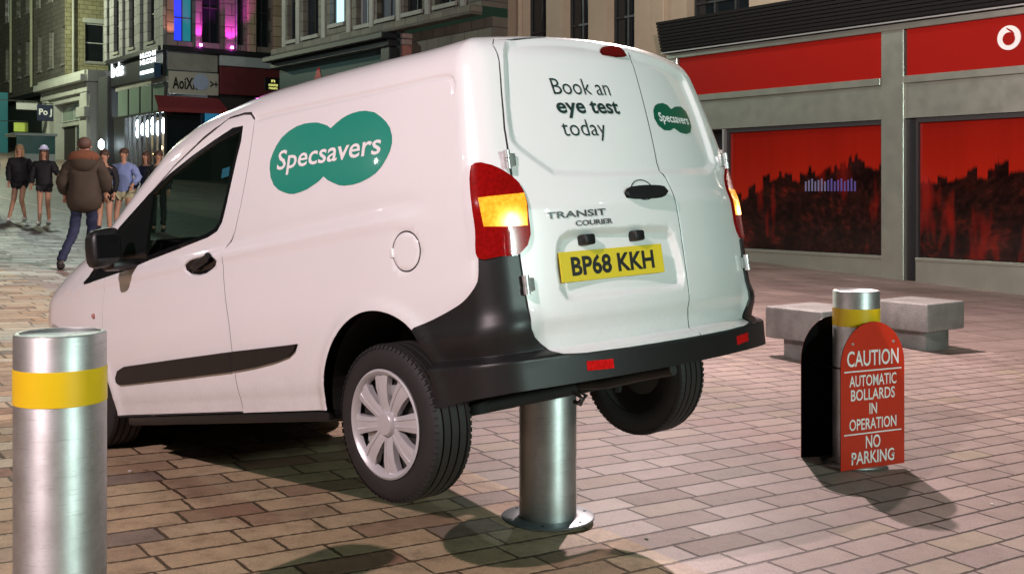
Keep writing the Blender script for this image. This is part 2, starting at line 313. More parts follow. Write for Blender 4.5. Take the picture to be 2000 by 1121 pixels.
def solve(O,D,hi=1.3):
    a=np.zeros(len(O));b=np.full(len(O),hi)
    for i in range(34):
        m=(a+b)/2;p=O+m[:,None]*D;v=body(p[:,0],p[:,1],p[:,2])<0;a=np.where(v,m,a);b=np.where(v,b,m)
    return O+((a+b)/2)[:,None]*D
def P0(u,q): return solve(*ray_base(u,q))
def gradn(p):
    e=1e-4;g=np.stack([body(p[:,0]+e,p[:,1],p[:,2])-body(p[:,0]-e,p[:,1],p[:,2]),body(p[:,0],p[:,1]+e,p[:,2])-body(p[:,0],p[:,1]-e,p[:,2]),body(p[:,0],p[:,1],p[:,2]+e)-body(p[:,0],p[:,1],p[:,2]-e)],-1)
    return g/np.maximum(np.linalg.norm(g,axis=1,keepdims=True),1e-9)
def inv(p):
    """3D surface point(s) -> (u,q)"""
    p=np.atleast_2d(np.array(p,float));x,y,z=p.T;s=np.where(y<0,-1.,1.);ay=np.abs(y)
    u=np.where((x<-.45)&(ay<.45),ay,np.where(x<-.45,.45+LC*(1-np.arctan2(-(x+.45),ay-.45)/(np.pi/2)) ,UX+x+.45))
    fr=x>2.95
    u=np.where(fr&(ay>=.45),UF+LC*(1-np.arctan2(ay-.45,x-2.95)/(np.pi/2)),np.where(fr,UE-ay,u))
    # rear corner angle: from -x (u=.45) to +y (u=.95)
    rc=(x<-.45)&(ay>=.45);u=np.where(rc,.45+LC*(np.arctan2(ay-.45,-(x+.45))/(np.pi/2)),u)
    ox,oy,dx,dy=frame(u);zc=zcf(ox);r=np.hypot(x-ox,ay-np.abs(oy))
    q=np.where(z<=zc,z-zc,KQ*np.arctan2(z-zc,np.maximum(r,1e-6)))
    return np.stack([u*s,q],-1)
LOOPS=json.loads('''{"door":[[2.2753,0.1899],[2.276,0.1718],[2.2764,0.1523],[2.2783,0.1302],[2.2799,0.1069],[2.2816,0.0829],[2.2835,0.0585],[2.2858,0.0343],[2.2905,0.0124],[2.2953,-0.0119],[2.3002,-0.0405],[2.3053,-0.069],[2.3107,-0.0974],[2.3165,-0.1258],[2.3259,-0.1547],[2.3359,-0.1836],[2.3463,-0.2124],[2.3572,-0.2412],[2.391,-0.2788],[2.4359,-0.306],[2.453,-0.3531],[2.4534,-0.394],[2.457,-0.4346],[2.455,-0.4699],[2.4533,-0.5051],[2.452,-0.5402],[2.4484,-0.5696],[2.4452,-0.599],[2.4425,-0.6283],[2.44,-0.6575],[2.4393,-0.6923],[2.4387,-0.7271],[2.4383,-0.7619],[2.4369,-0.7897],[2.4355,-0.8175],[2.4343,-0.8452],[2.4335,-0.873],[2.433,-0.9007],[2.4291,-0.9297],[2.4256,-0.9586],[2.4223,-0.9875],[2.4194,-1.0164],[2.4205,-1.0509],[2.4751,-1.0508],[2.5306,-1.0508],[2.5869,-1.0507],[2.6441,-1.0507],[2.7022,-1.0506],[2.7613,-1.0506],[2.8213,-1.0505],[2.8822,-1.0504],[2.9442,-1.0504],[3.0071,-1.0503],[3.0727,-1.0502],[3.1395,-1.0501],[3.2073,-1.05],[3.2764,-1.0499],[3.3467,-1.0163],[3.4182,-0.9809],[3.491,-0.9431],[3.5651,-0.9023],[3.6406,-0.8596],[3.7174,-0.8168],[3.7295,-0.7711],[3.7422,-0.7249],[3.7555,-0.6783],[3.7557,-0.6427],[3.7565,-0.6067],[3.758,-0.5703],[3.7601,-0.5335],[3.7623,-0.4967],[3.7621,-0.4592],[3.7621,-0.4215],[3.7624,-0.3835],[3.7633,-0.3453],[3.7594,-0.3111],[3.7562,-0.2764],[3.7538,-0.2413],[3.7412,-0.2124],[3.7291,-0.1833],[3.719,-0.1532],[3.7084,-0.1121],[3.6996,-0.0699],[3.6774,-0.0533],[3.6563,-0.0362],[3.636,-0.0188],[3.6163,-0.001],[3.5973,0.0115],[3.5791,0.0244],[3.5618,0.0379],[3.5211,0.0379],[3.481,0.0384],[3.4414,0.0395],[3.4022,0.0415],[3.3633,0.0436],[3.3247,0.0453],[3.2867,0.0473],[3.2426,0.0603],[3.1991,0.0755],[3.1561,0.0905],[3.1136,0.1052],[3.0714,0.1195],[3.0295,0.1333],[2.9816,0.1442],[2.9341,0.1546],[2.887,0.1646],[2.8403,0.174],[2.794,0.183],[2.7481,0.1916],[2.7015,0.1978],[2.6566,0.2042],[2.6138,0.2108],[2.5731,0.2179],[2.535,0.2256],[2.4561,0.2219],[2.3802,0.2186],[2.3177,0.2105]],"wtrim":[[2.3728,0.1831],[2.3743,0.1604],[2.3752,0.1357],[2.3825,0.1156],[2.3896,0.0948],[2.3969,0.0736],[2.4036,0.0496],[2.4108,0.0259],[2.4184,0.0028],[2.4252,-0.025],[2.4321,-0.0538],[2.4393,-0.0824],[2.447,-0.111],[2.4598,-0.1472],[2.4737,-0.1832],[2.5165,-0.2202],[2.6057,-0.2373],[2.677,-0.2419],[2.7496,-0.2466],[2.8237,-0.2514],[2.8845,-0.2552],[2.9463,-0.259],[3.009,-0.2629],[3.0728,-0.2668],[3.1377,-0.2708],[3.2036,-0.2749],[3.2713,-0.2815],[3.3403,-0.258],[3.4104,-0.2301],[3.4818,-0.2005],[3.5669,-0.1583],[3.6538,-0.1139],[3.7424,-0.0697],[3.846,-0.0161],[3.9529,0.0233],[3.9681,0.0357],[3.9242,0.0409],[3.8825,0.0454],[3.8423,0.0497],[3.8031,0.0543],[3.7647,0.0596],[3.7163,0.0617],[3.6691,0.0638],[3.6229,0.0659],[3.5776,0.0683],[3.5308,0.0648],[3.4845,0.0616],[3.4387,0.0591],[3.3933,0.0575],[3.3484,0.0557],[3.3041,0.0537],[3.257,0.0579],[3.2105,0.0708],[3.1646,0.0835],[3.1191,0.0959],[3.0742,0.1081],[3.0167,0.1184],[2.96,0.1283],[2.904,0.1378],[2.8487,0.147],[2.7933,0.154],[2.7385,0.1608],[2.6844,0.1673],[2.631,0.1735],[2.5759,0.1787],[2.5216,0.1838],[2.4679,0.1886]],"glass":[[2.392,0.172],[2.3987,0.1372],[2.4059,0.1168],[2.413,0.0956],[2.4202,0.074],[2.4276,0.0522],[2.4353,0.0306],[2.4435,0.0095],[2.4511,-0.0178],[2.4588,-0.0484],[2.4668,-0.0788],[2.4753,-0.1092],[2.4885,-0.143],[2.5027,-0.1768],[2.5468,-0.2042],[2.6223,-0.2183],[2.6906,-0.2224],[2.7602,-0.2265],[2.831,-0.2307],[2.8929,-0.2338],[2.9557,-0.2369],[3.0196,-0.2401],[3.0845,-0.2434],[3.1505,-0.2466],[3.2176,-0.25],[3.2478,-0.236],[3.243,-0.2008],[3.239,-0.1654],[3.236,-0.1298],[3.2341,-0.094],[3.2309,-0.0557],[3.2282,-0.0173],[3.2258,0.0159],[3.2237,0.0456],[3.1775,0.0584],[3.1318,0.0712],[3.0867,0.0838],[3.042,0.0961],[2.9851,0.1066],[2.9289,0.1167],[2.8734,0.1265],[2.8185,0.136],[2.7634,0.1429],[2.709,0.1495],[2.6553,0.1558],[2.6023,0.162],[2.5486,0.1646],[2.4957,0.1671],[2.4435,0.1696]],"quarter":[[3.2706,0.0327],[3.2745,0.0063],[3.2784,-0.0263],[3.2826,-0.0598],[3.2817,-0.0964],[3.2816,-0.1322],[3.2827,-0.1673],[3.2847,-0.2017],[3.2876,-0.2355],[3.361,-0.2043],[3.4358,-0.1735],[3.512,-0.1394],[3.5896,-0.1025],[3.6592,-0.07],[3.73,-0.0379],[3.8019,-0.0052],[3.8752,0.0191],[3.837,0.0217],[3.7999,0.0248],[3.7637,0.0286],[3.7283,0.0332],[3.6808,0.0337],[3.6345,0.0341],[3.5892,0.0347],[3.5449,0.0357],[3.4977,0.0333],[3.4513,0.0317],[3.4054,0.031],[3.36,0.0306],[3.3151,0.0298]],"light":[[0.8144,-0.2137],[0.8035,-0.206],[0.7829,-0.2071],[0.75,-0.2208],[0.7302,-0.2333],[0.7091,-0.2489],[0.6864,-0.2677],[0.6659,-0.2898],[0.6531,-0.318],[0.6458,-0.3448],[0.6431,-0.3739],[0.6443,-0.3953],[0.6456,-0.4205],[0.6448,-0.4516],[0.6458,-0.4818],[0.6625,-0.521],[0.6951,-0.5491],[0.7133,-0.5514],[0.7339,-0.5506],[0.7543,-0.5493],[0.7765,-0.552],[0.7995,-0.5541],[0.816,-0.5457],[0.8203,-0.5279],[0.8193,-0.503],[0.8163,-0.4747],[0.8147,-0.4469],[0.8151,-0.4249],[0.8159,-0.4015],[0.8172,-0.378],[0.8189,-0.3553],[0.8205,-0.3349],[0.8218,-0.3059],[0.8223,-0.2812],[0.8219,-0.2597],[0.819,-0.2324]],"amber":[[0.7987,-0.3347],[0.7842,-0.3351],[0.7698,-0.3353],[0.7555,-0.3353],[0.741,-0.3352],[0.7263,-0.3348],[0.7124,-0.3344],[0.6979,-0.3341],[0.6826,-0.3337],[0.6666,-0.3333],[0.6499,-0.3329],[0.6481,-0.3514],[0.6464,-0.3699],[0.6482,-0.3861],[0.6495,-0.402],[0.6508,-0.4179],[0.6521,-0.4338],[0.6534,-0.4496],[0.6698,-0.449],[0.6855,-0.4484],[0.7005,-0.4477],[0.7148,-0.4471],[0.7285,-0.4464],[0.7435,-0.4446],[0.7584,-0.4426],[0.7732,-0.4405],[0.7882,-0.4382],[0.7893,-0.4236],[0.7905,-0.409],[0.7917,-0.3943],[0.793,-0.3796],[0.7948,-0.3647],[0.7968,-0.3497]],"bump":[[0.816,-0.5457],[0.817,-0.558],[0.8185,-0.5759],[0.8203,-0.5948],[0.8227,-0.6104],[0.8272,-0.6286],[0.8369,-0.6448],[0.8461,-0.656],[0.8583,-0.6685],[0.8734,-0.6812],[0.8916,-0.693],[0.9061,-0.7003],[0.9226,-0.7074],[0.9405,-0.7144],[0.9604,-0.7211],[0.9821,-0.7276],[1.0031,-0.7337],[1.0249,-0.7398],[1.0486,-0.7459],[1.0725,-0.7517],[1.0948,-0.757],[1.1139,-0.7614],[1.1277,-0.7647]],"logo":[[1.6943,0.0926],[1.7383,0.1044],[1.7819,0.111],[1.8416,0.1167],[1.9014,0.1173],[1.9642,0.1097],[2.0179,0.0951],[2.0539,0.0739],[2.0773,0.0504],[2.0923,0.0259],[2.0902,-0.0003],[2.0743,-0.0419],[2.0427,-0.0812],[2.0014,-0.1081],[1.954,-0.1267],[1.9122,-0.14],[1.8718,-0.1463],[1.8212,-0.1455],[1.7756,-0.1419],[1.7315,-0.1318],[1.6953,-0.1226],[1.6604,-0.107],[1.6292,-0.1272],[1.5919,-0.1439],[1.5481,-0.1616],[1.5129,-0.1694],[1.4511,-0.1753],[1.401,-0.1733],[1.3494,-0.1655],[1.3061,-0.1526],[1.2736,-0.132],[1.2484,-0.1062],[1.2298,-0.0794],[1.2206,-0.0509],[1.2235,-0.022],[1.2391,0.0106],[1.2632,0.032],[1.2973,0.0538],[1.3421,0.0758],[1.4006,0.09],[1.4457,0.0956],[1.4873,0.0972],[1.5287,0.0954],[1.5631,0.0908],[1.6004,0.0815],[1.6378,0.0704],[1.6624,0.0827]],"strip":[[3.634,-0.6625],[3.6011,-0.6449],[3.5182,-0.6721],[3.4251,-0.7196],[3.3341,-0.7632],[3.245,-0.7889],[3.1579,-0.7874],[3.0727,-0.786],[2.9893,-0.7846],[2.9075,-0.7835],[2.8273,-0.7824],[2.7489,-0.7814],[2.672,-0.7803],[2.5967,-0.7793],[2.5229,-0.7783],[2.4506,-0.7774],[2.3719,-0.7772],[2.295,-0.777],[2.2196,-0.7768],[2.1459,-0.7767],[2.0818,-0.7763],[2.0189,-0.7759],[1.9572,-0.7756],[1.8966,-0.7752],[1.9173,-0.8008],[1.9652,-0.824],[2.077,-0.8411],[2.161,-0.8485],[2.2472,-0.8562],[2.3156,-0.8599],[2.3854,-0.8636],[2.4566,-0.8674],[2.5308,-0.8688],[2.6066,-0.8703],[2.684,-0.8718],[2.763,-0.8734],[2.8438,-0.8749],[2.9263,-0.8766],[3.0106,-0.8782],[3.1022,-0.8795],[3.196,-0.8808],[3.292,-0.8762],[3.3904,-0.8281],[3.4913,-0.7782],[3.5946,-0.7224],[3.6278,-0.6905]],"groove":[[2.2618,0.1896],[2.2265,0.1882],[2.1781,0.1862],[2.1213,0.1838],[2.0605,0.181],[2.0001,0.178],[1.9482,0.1751],[1.8925,0.1718],[1.8357,0.1684],[1.78,0.1651],[1.7277,0.1619],[1.6805,0.1592],[1.6321,0.1565],[1.5898,0.1541],[1.5499,0.1519],[1.5088,0.1497],[1.4634,0.1473],[1.4209,0.1451],[1.3759,0.1429],[1.3304,0.1409],[1.286,0.1393],[1.2436,0.1381],[1.2043,0.1371],[1.1588,0.1363],[1.1138,0.1357],[1.0717,0.1353],[1.0348,0.135],[1.0053,0.1346],[0.9447,0.1309],[0.9115,0.1195],[0.8974,0.1001],[0.9014,0.0731]],"fuel":[[1.0689,-0.4872],[1.0728,-0.503],[1.0802,-0.5176],[1.0908,-0.5303],[1.1042,-0.5404],[1.1197,-0.5474],[1.1365,-0.5509],[1.1538,-0.5508],[1.1707,-0.547],[1.1865,-0.5398],[1.2002,-0.5293],[1.2112,-0.5162],[1.2189,-0.5011],[1.2229,-0.4848],[1.2229,-0.4681],[1.219,-0.4518],[1.2113,-0.4369],[1.2002,-0.4241],[1.1864,-0.4141],[1.1706,-0.4073],[1.1536,-0.404],[1.1362,-0.4045],[1.1193,-0.4087],[1.1038,-0.4163],[1.0904,-0.4269],[1.0799,-0.4399],[1.0726,-0.4549],[1.0688,-0.4709]],"handle":[[2.8124,-0.366],[2.8131,-0.3413],[2.7731,-0.3262],[2.7274,-0.3232],[2.6735,-0.323],[2.616,-0.3256],[2.5665,-0.3306],[2.528,-0.3469],[2.5277,-0.3729],[2.5611,-0.3858],[2.6242,-0.4005],[2.6977,-0.4024],[2.7719,-0.3898]],"recess":[[0.6058,0.2319],[0.5737,0.2634],[0.539,0.2777],[0.4605,0.2871],[0.4388,0.2873],[0.4204,0.2868],[0.3997,0.2859],[0.3774,0.2849],[0.3541,0.2837],[0.3309,0.2824],[0.3085,0.2811],[0.2865,0.2797],[0.2639,0.2779],[0.241,0.2761],[0.218,0.2741],[0.1953,0.2721],[0.1731,0.27],[0.152,0.2678],[0.1293,0.2653],[0.1085,0.2626],[0.0887,0.2596],[0.0689,0.2563],[0.0477,0.2527],[0.0239,0.249],[0.0035,0.246],[-0.0189,0.2431],[-0.043,0.2403],[-0.0685,0.2377],[-0.0948,0.2353],[-0.1215,0.2333],[-0.1478,0.2317],[-0.1731,0.2302],[-0.2058,0.2287],[-0.2385,0.2278],[-0.2708,0.2271],[-0.3025,0.2266],[-0.3335,0.226],[-0.3634,0.225],[-0.3987,0.2234],[-0.4336,0.2217],[-0.4806,0.2192],[-0.5355,0.213],[-0.58,0.2039],[-0.6216,0.19],[-0.6312,0.176],[-0.6308,0.1497],[-0.631,0.1356],[-0.6303,0.1186],[-0.6292,0.099],[-0.6279,0.0775],[-0.6262,0.0548],[-0.6241,0.0319],[-0.6219,0.0095],[-0.6196,-0.0109],[-0.6174,-0.0295],[-0.6148,-0.05],[-0.6118,-0.0711],[-0.6089,-0.0923],[-0.6062,-0.1129],[-0.6038,-0.1325],[-0.6018,-0.1504],[-0.6001,-0.1663],[-0.5987,-0.1795],[-0.5943,-0.2069],[-0.5758,-0.2201],[-0.4798,-0.2515],[-0.4414,-0.2562],[-0.4018,-0.2585],[-0.3486,-0.2606],[-0.3179,-0.2616],[-0.2868,-0.2623],[-0.2535,-0.2628],[-0.2162,-0.2633],[-0.1737,-0.264],[-0.1251,-0.265],[-0.1018,-0.2656],[-0.0768,-0.2663],[-0.0505,-0.267],[-0.0233,-0.2677],[0.0044,-0.2684],[0.0322,-0.2691],[0.0599,-0.2697],[0.0872,-0.2702],[0.1139,-0.2706],[0.1397,-0.2709],[0.1644,-0.2711],[0.1879,-0.2711],[0.21,-0.271],[0.2305,-0.2708],[0.2554,-0.2703],[0.2802,-0.2696],[0.3046,-0.2688],[0.3282,-0.2679],[0.3508,-0.2669],[0.3723,-0.2658],[0.3924,-0.2645],[0.411,-0.2633],[0.4277,-0.2619],[0.4425,-0.2605],[0.4558,-0.2591],[0.4856,-0.2554],[0.4952,-0.2511],[0.5094,-0.2414],[0.5236,-0.2328],[0.5405,-0.2217],[0.5585,-0.2092],[0.5763,-0.1966],[0.5922,-0.1848],[0.6051,-0.1752],[0.6225,-0.162],[0.6334,-0.1526],[0.6418,-0.1424],[0.6513,-0.129],[0.6555,-0.1024],[0.6558,-0.0901],[0.6557,-0.0756],[0.6552,-0.0592],[0.6544,-0.0414],[0.6532,-0.0224],[0.6517,-0.0026],[0.6498,0.0184],[0.6477,0.0403],[0.6457,0.0575],[0.6434,0.0766],[0.6406,0.0968],[0.6374,0.1176],[0.6338,0.1381],[0.6299,0.1577],[0.6257,0.1758],[0.6215,0.1919],[0.6169,0.2063],[0.6115,0.2199]],"plater":[[0.5209,-0.5249],[0.5097,-0.5095],[0.494,-0.5006],[0.4781,-0.494],[0.4444,-0.4908],[0.4312,-0.4905],[0.4157,-0.4904],[0.3982,-0.4905],[0.379,-0.4907],[0.3583,-0.491],[0.3364,-0.4914],[0.3136,-0.4918],[0.2902,-0.4922],[0.2667,-0.4926],[0.2462,-0.493],[0.2236,-0.4933],[0.1992,-0.4936],[0.1735,-0.4939],[0.147,-0.4942],[0.1203,-0.4945],[0.0941,-0.4949],[0.0688,-0.4953],[0.0454,-0.4958],[0.0245,-0.4964],[0.007,-0.4971],[-0.0347,-0.502],[-0.0423,-0.5111],[-0.0566,-0.5225],[-0.0677,-0.5488],[-0.0711,-0.5616],[-0.0748,-0.5779],[-0.0787,-0.5964],[-0.0824,-0.6161],[-0.086,-0.6357],[-0.089,-0.654],[-0.0914,-0.67],[-0.0929,-0.6824],[-0.0826,-0.7122],[-0.0714,-0.7222],[-0.0214,-0.7281],[-0.0042,-0.7285],[0.0156,-0.7287],[0.0376,-0.7287],[0.0611,-0.7285],[0.0858,-0.7282],[0.111,-0.7278],[0.1366,-0.7273],[0.1619,-0.7268],[0.1868,-0.7264],[0.2108,-0.7259],[0.2337,-0.7256],[0.2552,-0.7254],[0.2764,-0.7252],[0.2984,-0.7252],[0.3208,-0.7253],[0.3432,-0.7254],[0.3653,-0.7255],[0.3867,-0.7256],[0.4071,-0.7256],[0.4262,-0.7256],[0.4439,-0.7254],[0.46,-0.7251],[0.4744,-0.7247],[0.4866,-0.7241],[0.5173,-0.7181],[0.5212,-0.7078],[0.5298,-0.6937],[0.5341,-0.6713],[0.5354,-0.6572],[0.5361,-0.6402],[0.5364,-0.6217],[0.5361,-0.6036],[0.5352,-0.5874],[0.533,-0.5694],[0.5298,-0.5525],[0.5258,-0.5374]],"rhandle":[[0.1836,-0.3538],[0.1612,-0.3358],[0.1137,-0.3308],[0.0861,-0.33],[0.0533,-0.3298],[0.0233,-0.3303],[-0.012,-0.3325],[-0.0378,-0.3374],[-0.0516,-0.3591],[-0.0224,-0.3758],[0.0094,-0.3782],[0.0485,-0.3785],[0.0787,-0.3788],[0.1105,-0.3788],[0.1367,-0.3781],[0.179,-0.3726]],"brake":[[0.0477,0.2244],[-0.035,0.2686],[-0.0847,0.2803],[-0.1548,0.2737],[-0.1147,0.2356],[-0.0996,0.212],[-0.068,0.2106],[-0.0376,0.2099],[-0.0083,0.2096],[0.0256,0.2105],[0.0582,0.2119]],"smalllogo":[[-0.1735,0.0045],[-0.1977,0.0248],[-0.2282,0.0357],[-0.2728,0.042],[-0.3073,0.0363],[-0.327,0.0198],[-0.3749,0.0366],[-0.4331,0.0442],[-0.4807,0.0257],[-0.4909,-0.014],[-0.4806,-0.0501],[-0.4412,-0.0784],[-0.3933,-0.0887],[-0.3386,-0.0852],[-0.2965,-0.0672],[-0.254,-0.0809],[-0.2054,-0.0811],[-0.1733,-0.0625],[-0.1602,-0.0318]],"reflbump":[[0.4773,-0.9543],[0.4196,-0.9586],[0.3625,-0.9632],[0.3668,-0.9963],[0.4215,-0.9918],[0.4769,-0.9875]]}''')
VR=Matrix(((-.68735,-.7164,-.11965),(.70904,-.69755,.10335),(-.1575,-.0138,.98742))); VT=Vector((.1409,4.8879,.4327))
van=empty('delivery_van',VT,0,'white delivery van with green logo, its rear lifted off the ground on a steel bollard','van')
van.rotation_euler=VR.to_euler()
def pip(P,poly):
    x,y=P[:,0],P[:,1];ins=np.zeros(len(P),bool);n=len(poly);j=n-1
    for i in range(n):
        xi,yi=poly[i];xj,yj=poly[j];c=(yi>y)!=(yj>y)
        if abs(yj-yi)>1e-12: ins^=c&(x<(xj-xi)*(y-yi)/(yj-yi)+xi)
        j=i
    return ins
def seg_dist(P,poly,closed=True):
    poly=np.array(poly);n=len(poly);best=np.full(len(P),1e9)
    for i in range(n if closed else n-1):
        a=poly[i];b=poly[(i+1)%n];d=b-a;L=max(d@d,1e-12);t=np.clip(((P-a)@d)/L,0,1);q=a+t[:,None]*d;best=np.minimum(best,np.hypot(*(P-q).T))
    return best
def sstep(x): x=np.clip(x,0,1);return x*x*(3-2*x)
L={k:np.array(v) for k,v in LOOPS.items()}
mir=lambda a:np.array(a)*np.array([-1,1])
def yz(pts):       # rear face points (y,z) -> domain
    pts=np.array(pts,float);O=np.stack([np.full(len(pts),-.30),pts[:,0],pts[:,1]],-1);D=np.tile([-1.,0,0],(len(pts),1));return inv(solve(O,D))
def xz(pts):
    pts=np.array(pts,float);O=np.stack([pts[:,0],np.zeros(len(pts)),pts[:,1]],-1);D=np.tile([0,1.,0],(len(pts),1));return inv(solve(O,D))
def dens(pts,step=.03,closed=False):
    pts=np.array(pts,float);out=[];n=len(pts)
    for i in range(n if closed else n-1):
        a,b=pts[i],pts[(i+1)%n];k=max(1,int(np.linalg.norm(b-a)/step));out+=[a+(b-a)*j/k for j in range(k)]
    if not closed: out.append(pts[-1])
    return np.array(out)
def offset(poly,w,closed=True):
    poly=np.array(poly);n=len(poly);out=[]
    for i in range(n):
        a=poly[i-1] if (closed or i>0) else poly[i];b=poly[(i+1)%n] if (closed or i<n-1) else poly[i]
        d=b-a;d=d/max(np.linalg.norm(d),1e-9);out.append(poly[i]+w*np.array([-d[1],d[0]]))
    return np.array(out)
def area(p): x,y=np.array(p).T;return .5*np.sum(x*np.roll(y,-1)-y*np.roll(x,-1))
def band(poly,w):  # closed gap: outer, inner
    poly=np.array(poly) if area(poly)>0 else np.array(poly)[::-1];return offset(poly,-w),offset(poly,w)
def strip(line,w): a=offset(line,w,False);b=offset(line,-w,False);return np.vstack([a,b[::-1]])
# feature lines on the rear doors
SE=dens([(.56,1.694),(.577,1.603),(.607,1.48),(.637,1.339),(.652,1.2),(.66,1.05),(.672,.95),(.681,.865),(.677,.755),(.671,.609),(.655,.572),(.631,.546),(.60,.518),(.567,.503),(.48,.494),(.3,.490),(0,.489)],.03)
seamL=yz(SE); qt=.30
topL=np.array([(u,qt) for u in np.arange(seamL[0][0]-.04,0,-.04)]+[(0,qt)])
left_edge=np.vstack([seamL])              # top-left corner down and round to the centre bottom
outer=np.vstack([left_edge,mir(left_edge)[::-1][1:],[[-seamL[0][0]+.02,qt-.05]],mir(topL),topL[::-1][1:],[[seamL[0][0]-.02,qt-.05]]])
cs=dens([(-.16,1.712),(-.15,1.65),(-.10,1.30),(-.083,1.162),(-.108,1.085),(-.117,.95),(-.119,.66),(-.11,.60),(-.108,.489)],.03)
cseam=np.vstack([[[-.17,qt]],[[-.165,.2]],yz(cs)])
# arch circles
def circ(cx,cz,r,n=56,a0=0,a1=2*math.pi): return [(cx+r*math.cos(a),cz+r*math.sin(a)) for a in np.linspace(a0,a1,n,endpoint=False)]
AR=[(.345,.30),(.348,.40)]+[(-.017+.366*math.cos(a),.371+.370*math.sin(a)) for a in np.linspace(.12,math.pi-.12,40)]+[(-.388,.40),(-.395,.30)]
arch=xz(dens(AR+[AR[0]],.03)[:-1]); archF=xz(dens([(x+2.66,z) for x,z in AR]+[(AR[0][0]+2.66,AR[0][1])],.03)[:-1])
ZB=.366
bl=L['bump']                                            # light bottom -> arch
bottomrow=[]
BU=np.arange(0,1.25,.03)
def qbot(u):
    ox=frame(np.array([u]))[0][0];t_=min(1,max(0,(1.05-abs(u))/.3));return ZB+.032*t_*t_*(3-2*t_)-float(zcf(np.array([ox]))[0])
doorbot=[p for p in seamL if True]
k0=int(np.argmin(np.abs(SE[:,1]-.865)))
inner_top=seamL[k0:]                                    # from beside the lamp round to the centre
bumpL=np.vstack([bl,xz([(-.20,.60),(-.20,.33)])])
half=np.vstack([inner_top[::-1],[bl[0]+[-.06,.004]],bumpL])       # centre -> lamp -> arch -> bottom
bumper=np.vstack([half,[[u,-1.2] for u in np.arange(1.2,-1.21,-.1)],mir(half)[::-1][:-1]])
lip=xz([(.42,.5)])
def Dd(u,q,p):
    Q=np.stack([u,q],1);d=np.zeros(len(u));x,y,z=p.T
    near=lambda poly,m=.08:(u>poly[:,0].min()-m)&(u<poly[:,0].max()+m)&(q>poly[:,1].min()-m)&(q<poly[:,1].max()+m)
    for poly,dep,w in ((L['recess'],-.020,.022),(L['plater'],-.024,.018),(L['handle'],-.02,.009)):
        m=near(poly)
        if m.any():
            s=seg_dist(Q[m],poly)*np.where(pip(Q[m],poly),1,-1);d[m]+=dep*sstep(s/w*.5+.5)
    g=L['groove'];m=near(g,.05)
    if m.any(): d[m]-=.007*np.exp(-(seg_dist(Q[m],g,False)/.007)**2)
    rear=1-sstep((np.abs(u)-.95)/.42)
    d+=.052*sstep((.528-z)/.03)*rear*(u*0+1)
    fl=sstep((np.abs(u)-.62)/.1)*rear; d+=.022*np.exp(-((z-.60)/.055)**2)*fl
    side=sstep((np.abs(u)-1.0)/.2)*(1-sstep((x-2.7)/.4)); zc=1.108+.01*(x-.8)
    d+=side*(.010*np.exp(-((z-zc+.03)/.028)**2)-.006*np.exp(-((z-zc-.03)/.03)**2))
    d-=side*.006*sstep((.47-z)/.05)
    for cx in (-.017,2.643): r=np.hypot(x-cx,z-.371);d+=.012*np.exp(-((r-.372)/.035)**2)*(np.abs(y)>.5)
    r=np.hypot(x+.254,z-.942);d-=.003*np.exp(-((r-.076)/.006)**2)*(y>.5)
    fr=sstep((x-2.9)/.3);d-=.012*fr*np.exp(-((z-.75)/.06)**2)
    return d
def Pd(u,q,off=0.):
    p=P0(u,q);n=gradn(p);return p+n*(Dd(u,q,p)+off)[:,None] if np.ndim(off) or True else p
def surf(u,q):
    e=.0015;A=Pd(u,q);B=Pd(u+e,q);Cc=Pd(u,q+e);n=np.cross(B-A,Cc-A);n/=np.maximum(np.linalg.norm(n,axis=1,keepdims=True),1e-12)
    g=gradn(P0(u,q));s=np.sign((n*g).sum(1));s[s==0]=1;n*=s[:,None];bad=(n*g).sum(1)<.2;n[bad]=g[bad];return A,n
# windscreen, front lamps, grille (front half, mostly turned away from the street side)
wsb=[(x,.60+.02*(x-1.8)) for x in np.arange(1.82,2.60,.06)]
def top(pts):
    pts=np.array(pts,float);O=np.stack([pts[:,0],pts[:,1],np.full(len(pts),.6)],-1);D=np.tile([0,0,1.],(len(pts),1));return solve(O,D)
ws=inv(top(wsb)); ws=np.vstack([ws,[[ws[-1][0],.45],[ws[0][0],.45]]])
hl=np.array([(UF+.02,-.06),(UF+.10,-.03),(UF+.42,-.14),(UF+.40,-.22),(UF+.06,-.20)])
grille=np.array([(UE,-.34),(UE-.42,-.34),(UE-.36,-.46),(UE,-.50)])
loops=[]       # constraint loops: (points, closed)
def con(p,closed=True): loops.append((np.array(p),closed))
G={}
for s,f in ((1,lambda a:np.array(a)),(-1,mir)):
    sfx='L' if s>0 else 'R'
    for nm,w in (('door',.0044),):
        o,i=band(f(L['door']),w);G['door_o'+sfx]=o;G['door_i'+sfx]=i;con(o);con(i)
    for nm in ('wtrim','glass','quarter','light','amber'):
        G[nm+sfx]=f(L[nm]);con(G[nm+sfx])
    G['arch'+sfx]=f(arch);G['archF'+sfx]=f(archF);con(G['arch'+sfx]);con(G['archF'+sfx])
    G['ws'+sfx]=f(ws);con(G['ws'+sfx]);G['hl'+sfx]=f(hl);con(G['hl'+sfx])
    G['strip'+sfx]=f(L['strip']);con(G['strip'+sfx])
bo,bi=band(outer,.0046);con(bo);con(bi);G['bo'],G['bi']=bo,bi
cst=strip(cseam,.0048);con(cst);G['cst']=cst
con(bumper)
fo,fi=band(xz(circ(-.254,.942,.075,32)),.0030);con(fo);con(fi)
bot=np.array([(u,qbot(u)) for u in np.concatenate([np.arange(-UE,UE,.04),[UE]])]);con(bot,False)
